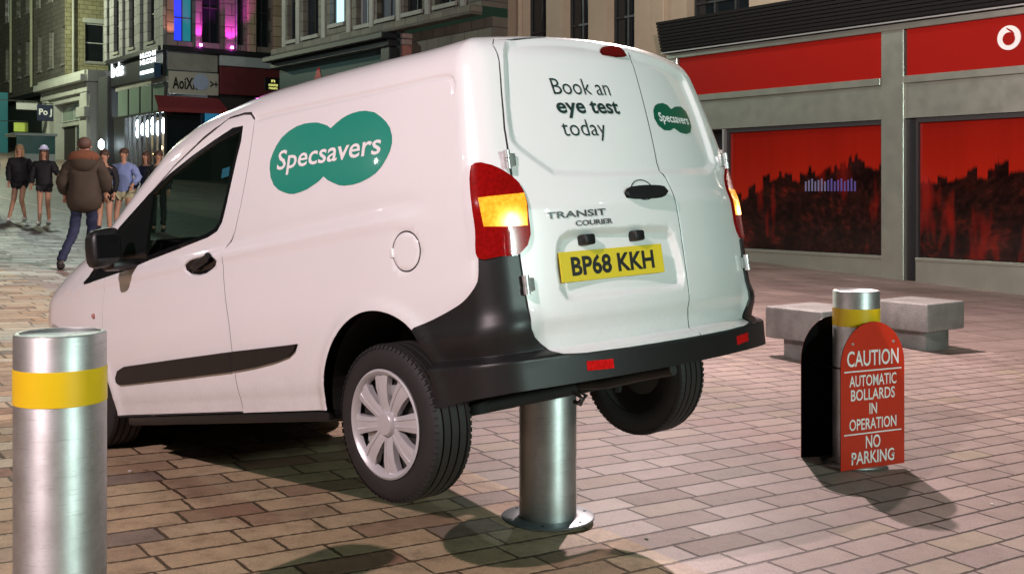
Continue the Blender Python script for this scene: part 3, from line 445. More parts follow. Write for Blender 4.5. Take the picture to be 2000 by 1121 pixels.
# grid
us=np.concatenate([np.arange(-UE,-1.1,.085),np.arange(-1.1,1.3,.021),np.arange(1.3,3.9,.03),np.arange(3.9,UE+.01,.07)]);us=np.clip(us,-UE,UE)
gp=[]
for u in us:
    qb=qbot(u);st=.024 if -1.1<u<3.9 else .06
    qs=np.concatenate([np.arange(qb,0,st),np.arange(0,KQ*math.pi/2-.01,.03),[KQ*math.pi/2]]);gp.append(np.stack([np.full(len(qs),u),qs],1))
gp=np.vstack(gp)
ex=[]
for poly,w in ((L['recess'],.022),(L['plater'],.018),(L['handle'],.009)):
    dp=dens(poly,.014,True)
    for k in (-1.,-.5,0,.5,1.): ex.append(offset(dp,w*k))
for k in (-.018,-.012,-.006,0,.006,.012,.018): con(offset(L['groove'],k,False),False)
for zz in (.529,.5215,.5135,.5055,.498): con([(u_,zz-1.42) for u_ in np.arange(-1.35,1.36,.03)],False)
allp=np.vstack([gp]+ex);allp=allp[(np.abs(allp[:,0])<=UE)]
vs=[Vector(map(float,p)) for p in allp];ed=[]
for p,cl in loops:
    k=len(vs);n=len(p);vs+=[Vector((float(np.clip(a,-UE,UE)),float(min(b,KQ*math.pi/2)))) for a,b in p];ed+=[(k+i,k+(i+1)%n) for i in range(n if cl else n-1)]
r=delaunay_2d_cdt(vs,ed,[],0,1e-5)
UV=np.array([v[:] for v in r[0]]);TR=np.array([f for f in r[2] if len(f)==3])
cen=UV[TR].mean(1);zcen=np.array([qbot(u) for u in np.unique(np.round(cen[:,0],2))]);lut=dict(zip(np.unique(np.round(cen[:,0],2)),zcen))
qb=np.array([lut[v] for v in np.round(cen[:,0],2)])
A2,N2=surf(UV[:,0],UV[:,1])
cls=np.full(len(TR),'body',dtype=object)
I={k:pip(cen,v) for k,v in G.items()}
ib=pip(cen,bumper);ifo=pip(cen,fo)&~pip(cen,fi)
cls[ifo]='gap'
cls[I['bi']]='rdoorL';cc=I['bi']&(cen[:,0]<np.interp(cen[:,1],cseam[::-1,1],cseam[::-1,0]));cls[cc]='rdoorR'
cls[I['bo']&~I['bi']]='gap';cls[I['cst']&I['bo']]='gap'
for s in 'LR':
    cls[I['door_i'+s]]='fdoor'+s;cls[I['door_o'+s]&~I['door_i'+s]]='gap'
    cls[I['wtrim'+s]]='wtrim'+s;cls[I['quarter'+s]]='quarter'+s;cls[I['glass'+s]]='glass'+s
    cls[I['ws'+s]]='screen'
    cls[I['hl'+s]]='hlamp'+s
cls[ib&(cls!='gap')&(cls!='rdoorL')&(cls!='rdoorR')]='bumper'
for s in 'LR':
    st=I['strip'+s];cls[st&(cls!='gap')]='strip'+s
    cls[I['light'+s]]='light'+s;cls[I['light'+s]&I['amber'+s]]='amber'+s
    cls[I['arch'+s]|I['archF'+s]]='none'
cls[cen[:,1]<qb-.0005]='none'
def part(name,keys,mat,parent=van,off=0.,skirt=.003,extra=None,lab=None):
    sel=np.isin(cls,keys);T=TR[sel]
    if not len(T): return None
    ids=np.unique(T);mp=-np.ones(len(UV),int);mp[ids]=np.arange(len(ids));F=mp[T];V=A2[ids]+N2[ids]*off;N=N2[ids]
    # orient outwards
    nf=np.cross(V[F[:,1]]-V[F[:,0]],V[F[:,2]]-V[F[:,0]]);fl=(nf*N[F[:,0]]).sum(1)<0;F[fl]=F[fl][:,::-1]
    V=list(V);Nn=list(N);Fl=[tuple(f) for f in F]
    if skirt:
        cnt={}
        for f in Fl:
            for a,b in ((f[0],f[1]),(f[1],f[2]),(f[2],f[0])): cnt[(a,b)]=1
        bd=[e for e in cnt if (e[1],e[0]) not in cnt];low={}
        for a,b in bd:
            for v in (a,b):
                if v not in low: low[v]=len(V);V.append(V[v]-Nn[v]*skirt);Nn.append(Nn[v])
        for a,b in bd: Fl.append((b,a,low[a],low[b]))
    me_n=len(V)
    if extra: # extra verts/faces with own normals (roof cap)
        ev,en,ef=extra;uu=sorted({i for f in ef for i in f});rm_={a:b for b,a in enumerate(uu)};ev=ev[uu];en=en[uu];ef=[tuple(rm_[i] for i in f) for f in ef];Fl+=[tuple(i+me_n for i in f) for f in ef];V+=list(ev);Nn+=list(en)
    return tag(mesh_obj(name,V,Fl,mat,parent,True,Nn),lab)
# roof cap
cx=np.concatenate([np.arange(-.45,1.8,.06),np.arange(1.8,2.95,.05),[2.95]]);cyv=np.linspace(-.45,.45,13)
cap=np.array([(x,y) for x in cx for y in cyv]);cp=top(cap);cn=gradn(cp);ny=len(cyv)
cf=[(i*ny+j,(i+1)*ny+j,(i+1)*ny+j+1,i*ny+j+1) for i in range(len(cx)-1) for j in range(ny-1)]
isw=[1.80<=(cx[f[0]//ny])<2.59 for f in cf]
cf=[f if np.cross(cp[f[1]]-cp[f[0]],cp[f[2]]-cp[f[0]])[2]>0 else f[::-1] for f in cf]
bodyo=part('body',['body'],M['paint'],extra=(cp,cn,[f for f,w in zip(cf,isw) if not w]))
part('windscreen',['screen'],M['vglass'],extra=(cp-cn*.002,cn,[f for f,w in zip(cf,isw) if w]),skirt=0,off=-.002)
part('panel_gap',['gap'],M['gap'],off=-.0028,skirt=0)
fdoor={}
for s,y in (('L',1),('R',-1)):
    d=part('front_door',['fdoor'+s],M['paint']);fdoor[s]=d
    part('window_trim',['wtrim'+s],M['gloss_black'],d,off=.001,skirt=.02)
    part('side_window',['glass'+s],M['vglass'],d,off=-.004,skirt=0)
    part('quarter_window',['quarter'+s],M['gloss_black'],d,off=-.002,skirt=0)
    tl=part('tail_light',['light'+s],M['red_lens'],van,off=.012,skirt=.03)
    part('indicator_lens',['amber'+s],M['amber'],tl,off=.013,skirt=.004,lab='lit amber indicator lens')
    part('headlight',['hlamp'+s],M['chrome'],van,off=.002)
    part('side_strip',['strip'+s],M['plastic'],van,off=.013,skirt=.02)
rdl=part('rear_door',['rdoorL'],M['paint'],lab='wide left rear door with number plate and slogan');rdr=part('rear_door',['rdoorR'],M['paint'],lab='narrow right rear door with small green logo')
bump=part('rear_bumper',['bumper'],M['plastic'],off=.005,skirt=.03)
# -- flat artwork wrapped on the skin
def on_side(x,z,off): 
    x=np.array(x,float);O=np.stack([x,0*x,np.array(z,float)],-1);q=inv(solve(O,np.tile([0,1.,0],(len(x),1))));p=P0(q[:,0],q[:,1]);n=gradn(p);return p+n*(Dd(q[:,0],q[:,1],p)+off)[:,None]
def on_rear(y,z,off):
    y=np.array(y,float);O=np.stack([0*y-.3,y,np.array(z,float)],-1);q=inv(solve(O,np.tile([-1.,0,0],(len(y),1))));p=P0(q[:,0],q[:,1]);n=gradn(p);return p+n*(Dd(q[:,0],q[:,1],p)+off)[:,None]
def text_mesh(s,size=1.,bold=0.,shear=0.,align='LEFT',space=1.,width=1.):
    cu=bpy.data.curves.new('t','FONT');cu.body=s;cu.size=size;cu.offset=bold;cu.shear=shear;cu.align_x=align;cu.space_character=space;cu.resolution_u=3;cu.fill_mode='FRONT'
    o=bpy.data.objects.new('t',cu);C.objects.link(o);dg=bpy.context.evaluated_depsgraph_get();me=bpy.data.meshes.new_from_object(o.evaluated_get(dg))
    v=np.array([x.co[:2] for x in me.vertices]);f=[tuple(p.vertices) for p in me.polygons];bpy.data.objects.remove(o);bpy.data.curves.remove(cu);bpy.data.meshes.remove(me)
    v[:,0]*=width;return v,f
def wrapped_text(name,s,fn,x0,y0,x1,y1,mat,parent,off=.0025,bold=0.,shear=0.,rise=0.,flip=False,space=1.,skew=0.):
    v,f=text_mesh(s,1.,bold,shear,space=space);mn,mx=v.min(0),v.max(0);t=(v-mn)/(mx-mn)
    X=x0+(x1-x0)*t[:,0];Y=y0+(y1-y0)*t[:,1]+rise*t[:,0]
    bm=bmesh.new();vv=[bm.verts.new((a,b,0)) for a,b in zip(X,Y)]
    for g in f:
        try: bm.faces.new([vv[i] for i in g])
        except ValueError: pass
    bmesh.ops.subdivide_edges(bm,edges=[e for e in bm.edges if e.calc_length()>.02],cuts=1);bmesh.ops.triangulate(bm,faces=bm.faces[:])
    bm.verts.index_update();XY=np.array([w.co[:2] for w in bm.verts]);F=[tuple(w.index for w in g.verts) for g in bm.faces];bm.free()
    return mesh_obj(name,fn(XY[:,0],XY[:,1],off),F,mat,parent)
def uvpatch(name,loop,mat,parent,off,grid=.02,back=.0):
    loop=np.array(loop);mn,mx=loop.min(0),loop.max(0);g=np.array([(a,b) for a in np.arange(mn[0],mx[0],grid) for b in np.arange(mn[1],mx[1],grid)]);g=g[pip(g,loop)&(seg_dist(g,loop)>grid*.3)] if len(g) else g
    k=len(loop);vs=[Vector(map(float,p)) for p in loop]+[Vector(map(float,p)) for p in g];r=delaunay_2d_cdt(vs,[(i,(i+1)%k) for i in range(k)],[],0,1e-6)
    U=np.array([v[:] for v in r[0]]);T=[f for f in r[2] if pip(U[list(f)].mean(0)[None],loop)[0]];p,n=surf(U[:,0],U[:,1]);V=p+n*off
    T=[f if np.dot(np.cross(V[f[1]]-V[f[0]],V[f[2]]-V[f[0]]),n[f[0]])>0 else f[::-1] for f in T]
    V=list(V);N=list(n);T=[tuple(t) for t in T]
    if back:
        E={(t[i],t[(i+1)%3]) for t in T for i in range(3)};bd=[e for e in E if (e[1],e[0]) not in E];low={}
        for a,b in bd:
            for w in (a,b):
                if w not in low: low[w]=len(V);V.append(V[w]-N[w]*back);N.append(N[w])
        for a,b in bd: T.append((b,a,low[a],low[b]))
    return mesh_obj(name,V,T,mat,parent,True,N)
lg=uvpatch('logo',L['logo'],M['green'],van,.0012)
wrapped_text('lettering','Specsavers',on_side,.628,1.374,-.114,1.488,M['white'],lg,off=.0022,bold=.012,shear=.06,rise=-.062)
sl=uvpatch('logo',L['smalllogo'],M['dgreen'],rdr,.0012)
wrapped_text('lettering','Specsavers',on_rear,-.196,1.365,-.455,1.418,M['white'],sl,off=.0022,bold=.02,shear=.1)
wrapped_text('slogan','Book an',on_rear,.374,1.476,.078,1.543,M['ink'],rdl,bold=-.004)
wrapped_text('slogan','eye test',on_rear,.383,1.378,.058,1.452,M['ink'],rdl,bold=.022)
wrapped_text('slogan','today',on_rear,.388,1.284,.172,1.372,M['ink'],rdl,bold=-.004)
wrapped_text('badge','TRANSIT',on_rear,.560,.987,.298,1.012,M['badge'],rdl,bold=.02,off=.003)
wrapped_text('badge','COURIER',on_rear,.442,.954,.272,.974,M['badge'],rdl,bold=.02,off=.003)
# number plate, flat, seated in its recess
q_=inv(solve(np.array([[-.3,.276,.808]]),np.array([[-1.,0,0]])));pp_,nn_=surf(q_[:,0],q_[:,1]);yaw=math.atan2(nn_[0][1],-nn_[0][0])
mm=Matrix.Translation(Vector(pp_[0])+Vector(nn_[0])*.0045)@Matrix.Rotation(-yaw,4,'Z')@Matrix.Rotation(-math.asin(float(nn_[0][2])),4,'Y')
m=MB();m.m=mm;m.bbox(-.003,.003,-.255,.255,-.0555,.0555,.0015,1);plate=m.build('number_plate',M['pyellow'],rdl)
v,f=text_mesh('BP68 KKH',1.,.03);mn,mx=v.min(0),v.max(0);t=(v-mn)/(mx-mn)
mesh_obj('registration',[(mm@Vector((-.0036,.205-.41*a,-.036+.073*b)))[:] for a,b in t],f,M['pblack'],plate)
# plate lamps, rear handle, brake light, hinges, side details
for y in (.392,.146):
    m=MB();p=on_rear([y],[.902],0)[0];m.bbox(p[0]-.035,p[0]+.02,y-.028,y+.028,.882,.922,.008,2);m.build('plate_lamp',M['plastic'],rdl,True)
uvpatch('door_handle',L['rhandle'],M['plastic'],rdl,.022,.012,.022)
m=MB();
for a in np.linspace(.3,math.pi-.3,9): pass
hp=[on_rear([.075+.062*math.cos(a)],[1.078+.04*math.sin(a)],.001)[0] for a in np.linspace(0,math.pi*2,25)]
m.tube(hp,.0022,6);m.build('handle_surround',M['gap'],rdl)
bkl=[(.032,1.668),(.030,1.684),(.01,1.698),(-.04,1.702),(-.09,1.698),(-.112,1.688),(-.118,1.670),(-.05,1.662)]
uvpatch('brake_light',yz(dens(bkl,.02,True)),simple('dark_red_lens',(.12,.004,.004),.15,coat=.6),bodyo,.012,.02,.02)
for s,par in ((1,rdl),(-1,rdr)):
    for y,z in ((.668,1.215),(.678,.760)):
        p=on_rear([y-.02],[z],0)[0];m=MB();q=Vector((p[0]-.012,s*(y+.004),z))
        m.lathe([(.013,-.034),(.013,-.006)],14,'z',q);m.lathe([(.0115,-.004),(.0115,.004)],14,'z',q);m.lathe([(.013,.006),(.013,.034)],14,'z',q)
        m.bbox(q.x-.004,q.x+.03,min(q.y,q.y-s*.04),max(q.y,q.y-s*.04),z-.024,z+.024,.004);m.build('hinge',M['chrome'],par,True)
for s in (1,-1):
    d=fdoor['L' if s>0 else 'R']
    p=on_side([1.33,1.30,1.25,1.20,1.15],[1.052,1.064,1.072,1.082,1.092],.016);p[:,1]*=s
    m=MB();m.tube([tuple(a) for a in p],[.014,.019,.02,.019,.014],12);m.build('door_handle',M['plastic'],d,True)
hd=uvpatch('handle_cup',L['handle'],M['gloss_black'],fdoor['L'],.0015,.02)
m=MB();p=on_side([-.178],[.945],.0)[0];m.bbox(p[0]-.008,p[0]+.012,p[1]-.01,p[1]+.008,p[2]-.018,p[2]+.018,.004);m.build('fuel_flap_catch',M['paint'],van,True)
p=on_side([2.455],[.915],.0)[0];m=MB();m.lathe([(.001,p[1]+.012),(.012,p[1]+.010),(.016,p[1]-.004)],16,'y',(p[0],0,p[2]));m.build('side_repeater',simple('amber_repeater',(.45,.22,.20),.2),van,True)
for s in (1,-1):
    q=[(.488,.434),(.378,.428),(.378,.462),(.488,.468)];q=[(s*a,b) for a,b in q];uvpatch('bumper_reflector',yz(dens(q,.03,True)),M['reflector'],bump,.009,.02,.008)
# door mirrors
for s in (1,-1):
    mr=MB();bm=bmesh.new();bmesh.ops.create_cube(bm,size=1);bmesh.ops.subdivide_edges(bm,edges=bm.edges[:],cuts=5,use_grid_fill=True)
    for v in bm.verts:
        c=v.co*2;rr=1/max((abs(c.x)**4+abs(c.y)**4+abs(c.z)**4)**.25,1e-6);c=c*rr
        v.co=Vector((1.975+c.x*.065*(1-.25*max(0,c.x)),s*(.995+c.y*.082),1.235+c.z*.098-.02*c.y*.5))
    bm.normal_update();bm.verts.index_update();mr.add([v.co[:] for v in bm.verts],[[v.index for v in f.verts] for f in bm.faces]);bm.free()
    mo=mr.build('door_mirror',M['plastic'],van,True)
    m=MB();m.bbox(1.93,2.06,min(s*.82,s*.97),max(s*.82,s*.97),1.12,1.17,.015);m.build('mirror_arm',M['plastic'],mo,True)
    m=MB();m.bbox(1.905,1.9105,min(s*.94,s*1.055),max(s*.94,s*1.055),1.175,1.295,.002);m.build('mirror_glass',M['gloss_black'],mo)
# underbody, wheel housings, axle, cabin
m=MB();m.box(.12,3.15,-.70,.70,.30,.335);m.box(-.60,.12,-.45,.60,.40,.43);m.box(-.68,-.45,-.40,.60,.405,.50);m.box(2.75,3.30,-.66,.66,.30,.62);m.build('underbody',M['under'],van)
for s in (1,-1): m=MB();m.bbox(.365,2.20,min(s*.74,s*.836),max(s*.74,s*.836),.318,.364,.012,2);m.build('sill',M['plastic'],van,True)
for cxx in (-.017,2.643):
    for s in (1,-1):
        m=MB();n=28;pr=[(cxx+.366*math.cos(a),.371+.37*math.sin(a)) for a in np.linspace(-.02,math.pi+.02,n)];v=[(x,s*.82,z) for x,z in pr]+[(x,s*.52,z) for x,z in pr];m.add(v,[(i,i+1,i+1+n,i+n) for i in range(n-1)]);m.add([(x,s*.52,z) for x,z in pr]+[(cxx,s*.52,.30)],[(i,i+1,n) for i in range(n-1)]);m.build('wheel_housing',M['under'],van)
m=MB();m.tube([(.0,-.66,.30),(.0,.66,.30)],.035,12);m.tube([(0,.55,.30),(.35,.50,.33)],.03);m.tube([(0,-.55,.30),(.35,-.50,.33)],.03);m.tube([(-.08,-.42,.28),(-.08,-.42,.50)],[.045,.05],12);m.tube([(-.08,.42,.28),(-.08,.42,.50)],[.045,.05],12);m.tube([(-.05,-.48,.25),(-.16,-.40,.55)],.02);m.build('rear_axle',M['under'],van,True)
m=MB();m.tube([(.6,-.25,.31),(-.2,-.25,.31),(-.35,-.28,.33),(-.55,-.28,.35)],.024,12);m.build('exhaust',M['axle'],van,True)
m=MB();m.tube([(-.70,.50,.36),(-.73,.50,.345),(-.745,.50,.33),(-.73,.50,.315),(-.70,.50,.325)],.008);m.tube([(-.70,.47,.36),(-.735,.47,.34),(-.70,.47,.32)],.008);m.build('towing_eye',M['axle'],van,True)
m=MB();m.box(.98,1.0,-.66,.66,.36,1.60);m.box(1.0,2.9,-.74,.74,.36,.40);m.bbox(2.05,2.6,-.72,.72,.85,1.12,.06,3)
m.bbox(2.6,2.62,-.7,.7,.4,1.05,.005);m.build('cabin',M['seat'],van)
for y in (.38,-.38):
    m=MB();m.bbox(1.15,1.65,y-.24,y+.24,.62,.80,.05,3);m.bbox(1.05,1.20,y-.24,y+.24,.75,1.34,.05,3);m.bbox(1.07,1.17,y-.13,y+.13,1.36,1.53,.04,3);m.build('seat',M['seat'],van,True)
st=MB();cc=Vector((1.98,-.38,1.12));st.tube([tuple(cc+Vector((.06*math.sin(a),.18*math.cos(a),.17*math.sin(a)))) for a in np.linspace(0,2*math.pi,25)],.014);st.build('steering_wheel',M['plastic'],van,True)
m=MB();m.box(1.09,1.15,.705,.7065,1.43,1.49);
p=on_side([1.145,1.075,1.075,1.145],[1.455,1.455,1.50,1.50],-.012);mesh_obj('window_sticker',p,[(0,1,2,3)],M['sticker'],fdoor['L'])
# wheels
def wheel(cx,cy,cz,s):
    t=MB();r=.3055;w=.0975
    prof=[(.200,-w*.86),(.215,-w*.97),(.25,-w*1.0),(.283,-w*.93),(.298,-w*.84)]
    for g0 in (-.058,-.02,.02,.058):
        prof+=[(r,g0-.004 if g0>-.05 else -.072),(r,g0-.0045),(r-.010,g0-.003),(r-.010,g0+.003),(r,g0+.0045)]
    prof=sorted(prof[:5],key=lambda a:a[1])+sorted(prof[5:],key=lambda a:a[1])
    prof+=[(r,.072),(.298,w*.84),(.283,w*.93),(.25,w*1.0),(.215,w*.97),(.200,w*.86)]
    t.lathe(prof,72,'y',(cx,cy,cz),cap=False)
    for k in range(72):                                   # shoulder blocks
        for sd in (-1,1):
            a=2*math.pi*k/72;rot=Matrix.Translation((cx,cy,cz))@Matrix.Rotation(a,4,'Y');t.m=rot;t.box(.296,.3065,sd*.068 if sd>0 else -.088,.088 if sd>0 else -.068,-.0095,.0095) if False else t.add([( .289,sd*.066,-.0085),(.3068,sd*.064,-.0085),(.3010,sd*.086,-.0085),(.289,sd*.092,-.0085),(.289,sd*.066,.0085),(.3068,sd*.064,.0085),(.3010,sd*.086,.0085),(.289,sd*.092,.0085)],[(0,1,2,3),(7,6,5,4),(1,5,6,2),(2,6,7,3),(0,4,5,1)])
    t.m=Matrix.Identity(4);ty=t.build('wheel',M['rubber'],van,True)
    wh=MB();o=s*w
    # dished cover: rim ring, eight broad spokes, centre cap
    Y=lambda d:(o-s*d)
    wh.lathe([(.208,Y(.012)),(.212,Y(-.002)),(.204,Y(-.006)),(.190,Y(.004)),(.183,Y(.022))],72,'y',(cx,cy,cz),cap=False)
    wh.lathe([(.010,Y(-.004)),(.040,Y(-.003)),(.047,Y(.004)),(.052,Y(.020))],36,'y',(cx,cy,cz))
    for k in range(8):
        a=2*math.pi*k/8+math.pi/2;er=Vector((math.cos(a),0,math.sin(a)));et=Vector((-math.sin(a),0,math.cos(a)));c0=Vector((cx,cy,cz))
        P=lambda r_,t_,d_:tuple(c0+er*r_+et*t_+Vector((0,Y(d_),0)))
        rows=[(.046,.026,.012),(.09,.027,.004),(.14,.033,.000),(.187,.040,.006)];v=[]
        for r_,h,d_ in rows: v+=[P(r_,-h,d_+.03),P(r_,-h,d_+.004),P(r_,-h*.42,d_),P(r_,-h*.34,d_+.004),P(r_,h*.34,d_+.004),P(r_,h*.42,d_),P(r_,h,d_+.004),P(r_,h,d_+.03)]
        wh.add(v,[(i*8+j,i*8+j+1,(i+1)*8+j+1,(i+1)*8+j) for i in range(3) for j in range(7)])
    wh.build('wheel_cover',M['cover'],ty,True)
    dk=MB();dk.lathe([(.001,Y(.05)),(.2,Y(.045)),(.205,Y(.01))],40,'y',(cx,cy,cz),cap=False);dk.lathe([(.2,-s*w*.8),(.12,-s*w*.2),(.05,-s*w*.3),(.001,-s*w*.3)],40,'y',(cx,cy,cz),cap=False);dk.build('brake_drum',M['axle'],ty,True)
    for k in (0,5): 
        bw=MB();a=2*math.pi*(k+.5)/8+math.pi/2;bw.m=Matrix.Translation((cx+.135*math.cos(a),cy+Y(.034),cz+.135*math.sin(a)));bw.bbox(-.03,.03,-.006,.006,-.02,.02,.005);bw.build('wheel_disc',M['chrome'],ty,True)
for x,y,z,s in ((0,.735,.303,1),(0,-.735,.322,-1),(2.66,.735,.494,1),(2.66,-.735,.494,-1)): wheel(x,y,z,s)
# ---------------------------------------------------------------- bollards
def bollard(x,y,h,r,label,flange=False,band=True,zb=None):
    z=ground_z(x,y) if zb is None else zb
    b=empty('rising_bollard',(x,y,z),random.random()*6,label,'bollard','steel rising bollards')
    m=MB();m.lathe([(r,-.03),(r,h-.008),(r-.003,h-.002),(r-.008,h),(r-.016,h),(r-.020,h-.004),(r-.05,h-.010),(.001,h-.012)],96,cap=False);m.build('post',M['steel'],b,True)
    if band: m=MB();m.lathe([(r+.0004,h-.215),(r+.0016,h-.214),(r+.0016,h-.107),(r+.0004,h-.106)],96,cap=False);m.build('reflective_band',M['yellow'],b,True)
    if flange:
        m=MB();m.lathe([(r+.001,.004),(r+.083,.004),(r+.086,.008),(r+.086,.014),(r+.082,.017),(r+.001,.017)],96,cap=False);fl=m.build('base_flange',M['flange'],b,True)
        for k in range(6):
            a=k*math.pi/3+.5;q=MB();q.lathe([(.001,.0185),(.009,.0185)],14,loc=((r+.055)*math.cos(a),(r+.055)*math.sin(a),0),cap=False);q.build('bolt_hole',M['gap'],fl)
    return b
bollard(-1.415,3.53,1.05,.1375,'tall steel bollard with yellow band in the left foreground')
VI=(Matrix.Translation(VT)@VR.to_4x4())
bx,by=.172,5.40
# top of the raised post meets the van floor
a0=VT+VR@Vector((0,0,.301));nz=VR@Vector((0,0,1));ztop=a0.z-((bx-a0.x)*nz.x+(by-a0.y)*nz.y)/nz.z
bollard(bx,by,ztop-ground_z(bx,by)-.004,.137,'steel bollard with round base flange pushing up the back of the van',flange=True,band=False)
bollard(2.127,6.96,1.06,.141,'steel bollard with yellow band between the two caution sign plates')
# caution sign: two round-topped plates either side of the bollard
sg=empty('caution_sign',(2.10,6.93,ground_z(2.127,6.93)),math.atan2(.431,.902),'red round-topped caution sign plates standing around a steel bollard','sign')
def plate_outline(w,h):
    hh=h-w/2*1.05;return [(-w/2,.0),(w/2,.0),(w/2,hh)]+[(w/2*math.cos(a),hh+w/2*1.05*math.sin(a)) for a in np.linspace(0,math.pi,26)[1:]]
W_,H_=.50,.875
for yo,nm in ((-.165,'front_plate'),(.185,'back_plate')):
    m=MB();m.prism([(x,z+.012) for x,z in plate_outline(W_,H_)],yo-.002,yo+.002)
    pl=m.build(nm,M['sign_back'],sg)
    sgn=-1 if yo<0 else 1
    m=MB();m.prism([(x*.999,z*.999+.0125) for x,z in plate_outline(W_,H_)],yo+sgn*.0022,yo+sgn*.004);fc=m.build('red_face',M['sign_red'],pl)
    rows=[('CAUTION',.612,.095,.405),('AUTOMATIC',.492,.068,.37),('BOLLARDS',.408,.068,.345),('IN',.322,.066,.060),('OPERATION',.232,.068,.37),('NO',.118,.078,.115),('PARKING',.028,.076,.335)]
    for tx,z,h,w in rows:
        v,f=text_mesh(tx,1.,.012);mn,mx=v.min(0),v.max(0);t=(v-mn)/(mx-mn);mesh_obj('lettering',[((-w/2+w*a)*(1 if sgn<0 else -1),yo+sgn*.0046,z+.012+h*b) for a,b in t],f,M['signwhite'],fc)
    for z in (.582,.208):
        m=MB();m.box(-.225,.225,min(yo+sgn*.0042,yo+sgn*.005),max(yo+sgn*.0042,yo+sgn*.005),z+.010,z+.018);m.build('rule_line',M['signwhite'],fc)
for z_ in (.74,.06):
    for x_ in (-.16,.16):
        m=MB();m.lathe([(.001,-.1745),(.008,-.174),(.009,-.169)],12,'y',(x_,0,z_+.02),cap=False);m.build('fixing_bolt',M['chrome'],sg,True)
m=MB();m.lathe([(.15,.004),(.20,.006),(.20,.014),(.15,.016)],48,cap=False);m.build('base_ring',M['steel'],sg,True)
for s in(-1,1):
    m=MB();m.box(s*.17-.015,s*.17+.015,-.163,.183,.60,.603);m.build('plate_bracket',M['sign_back'],sg)
# ---------------------------------------------------------------- granite seats
def seat(fx,fy,label,notch=False):
    z=ground_z(fx,fy);b=empty('stone_bench',(fx,fy,z-.02),math.atan2(.6,.8),label,'bench','granite block seats')
    m=MB();m.bbox(0,.72,0,.70,.235,.545,.018,3);sl=m.build('slab',M['bench'],b,True)
    m=MB();m.bbox(.14,.60,.12,.58,-.06,.240,.008,2);m.build('plinth',M['bench'],b,True)
    return b
seat(4.52,12.25,'square granite block seat to the right of the caution sign')
seat(2.96,10.75,'square stained granite block seat between the van and the caution sign')
# ---------------------------------------------------------------- street-frame helpers for buildings
E1=Vector((-.6055,.7957,0));N1=Vector((-.7957,-.6055,0));P_0=Vector((7.79,23.96,0))
def fac(s,off=0.): return P_0+E1*s+N1*off
def frame_obj(name,origin,side,label,cat,group=None):
    """Empty whose local +x runs along the facade, local -y points out of it"""
    e=empty(name,(origin.x,origin.y,0),0,label,cat,group)
    ang=math.atan2(E1.y,E1.x) if not side else math.atan2(.6055,.7957)
    e.rotation_euler=(0,0,ang);e['side']=1 if side else 0
    del e['side'];return e
# for the street facade local x=E1, outward normal N1 = rotate(E1,+90deg) -> local +y ; side facade: outward = local -y
def wall_holes(x0,x1,z0,z1,holes,out,th=.35,ends=(1,1)):
    m=MB();xs=sorted({x0,x1,*[h[0] for h in holes],*[h[1] for h in holes]});xs=[x for x in xs if x0<=x<=x1];zs=sorted({z0,z1,*[h[2] for h in holes],*[h[3] for h in holes]});zs=[z for z in zs if z0<=z<=z1]
    for i in range(len(xs)-1):
        for j in range(len(zs)-1):
            cx,cz=(xs[i]+xs[i+1])/2,(zs[j]+zs[j+1])/2
            if any(h[0]<cx<h[1] and h[2]<cz<h[3] for h in holes): continue
            m.add([(xs[i],0,zs[j]),(xs[i+1],0,zs[j]),(xs[i+1],0,zs[j+1]),(xs[i],0,zs[j+1])],[(0,1,2,3) if out<0 else (3,2,1,0)])
    for a,b,c,d in holes:
        a,b,c,d=max(a,x0),min(b,x1),max(c,z0),min(d,z1)
        if a>=b or c>=d: continue
        y=-out*th;m.add([(a,0,c),(b,0,c),(b,0,d),(a,0,d),(a,y,c),(b,y,c),(b,y,d),(a,y,d)],[(0,1,5,4),(1,2,6,5),(2,3,7,6),(3,0,4,7)])
    y=-out*th
    m.add([(x0,0,z0),(x1,0,z0),(x1,0,z1),(x0,0,z1),(x0,-out*6,z0),(x1,-out*6,z0),(x1,-out*6,z1),(x0,-out*6,z1)],[f_ for f_,k_ in (((1,2,6,5),ends[1]),((2,3,7,6),1),((3,0,4,7),ends[0])) if k_])
    return m
def yb(a,b): return (min(a,b),max(a,b))
def window(root,h,out,glass,fr,bars=(1,1),depth=.22,name='window',sill=True,label=None):
    a,b,c,d=h;y=-out*depth;m=MB();w=.06
    for x0,x1,z0,z1 in ((a,a+w,c,d),(b-w,b,c,d),(a+w,b-w,c,c+w),(a+w,b-w,d-w,d)): m.box(x0,x1,*yb(y,y+out*.06),z0,z1)
    for i in range(1,bars[0]): x=a+(b-a)*i/bars[0];m.box(x-.025,x+.025,*yb(y,y+out*.05),c+w,d-w)
    for i in range(1,bars[1]): z=c+(d-c)*i/bars[1];m.box(a+w,b-w,*yb(y+out*.002,y+out*.053),z-.03,z+.03)
    o=m.build(name,fr,root);tag(o,label)
    m=MB();m.box(a+.01,b-.01,*yb(y-out*.03,y-out*.01),c+.01,d-.01);m.build('pane',glass,o)
    if sill: m=MB();m.box(a-.08,b+.08,*yb(y*.2,out*.09),c-.14,c-.002);m.build('sill',M['stone_trim'],o)
    return o
def band_(root,name,x0,x1,z0,z1,proud,out,mat,ret=0.):
    m=MB();m.bbox(x0,x1,*yb(-out*.02,out*proud),z0,z1,min(.03,(z1-z0)*.2),1);return m.build(name,mat,root)
M['stone_trim']=stone('stone_trim_grey',(.28,.27,.24),.2,2.,.3,.4)
M['stoneA']=stone('tenement_stone_dark',(.17,.16,.14),.3,1.2,.4,.5,block=.32)
M['stoneB']=stone('portico_painted_stone',(.40,.41,.38),.12,1.,.2,.3,.6)
M['stoneB2']=stone('gable_rubble_stone',(.28,.26,.15),.4,2.5,.7,.45,block=.28)
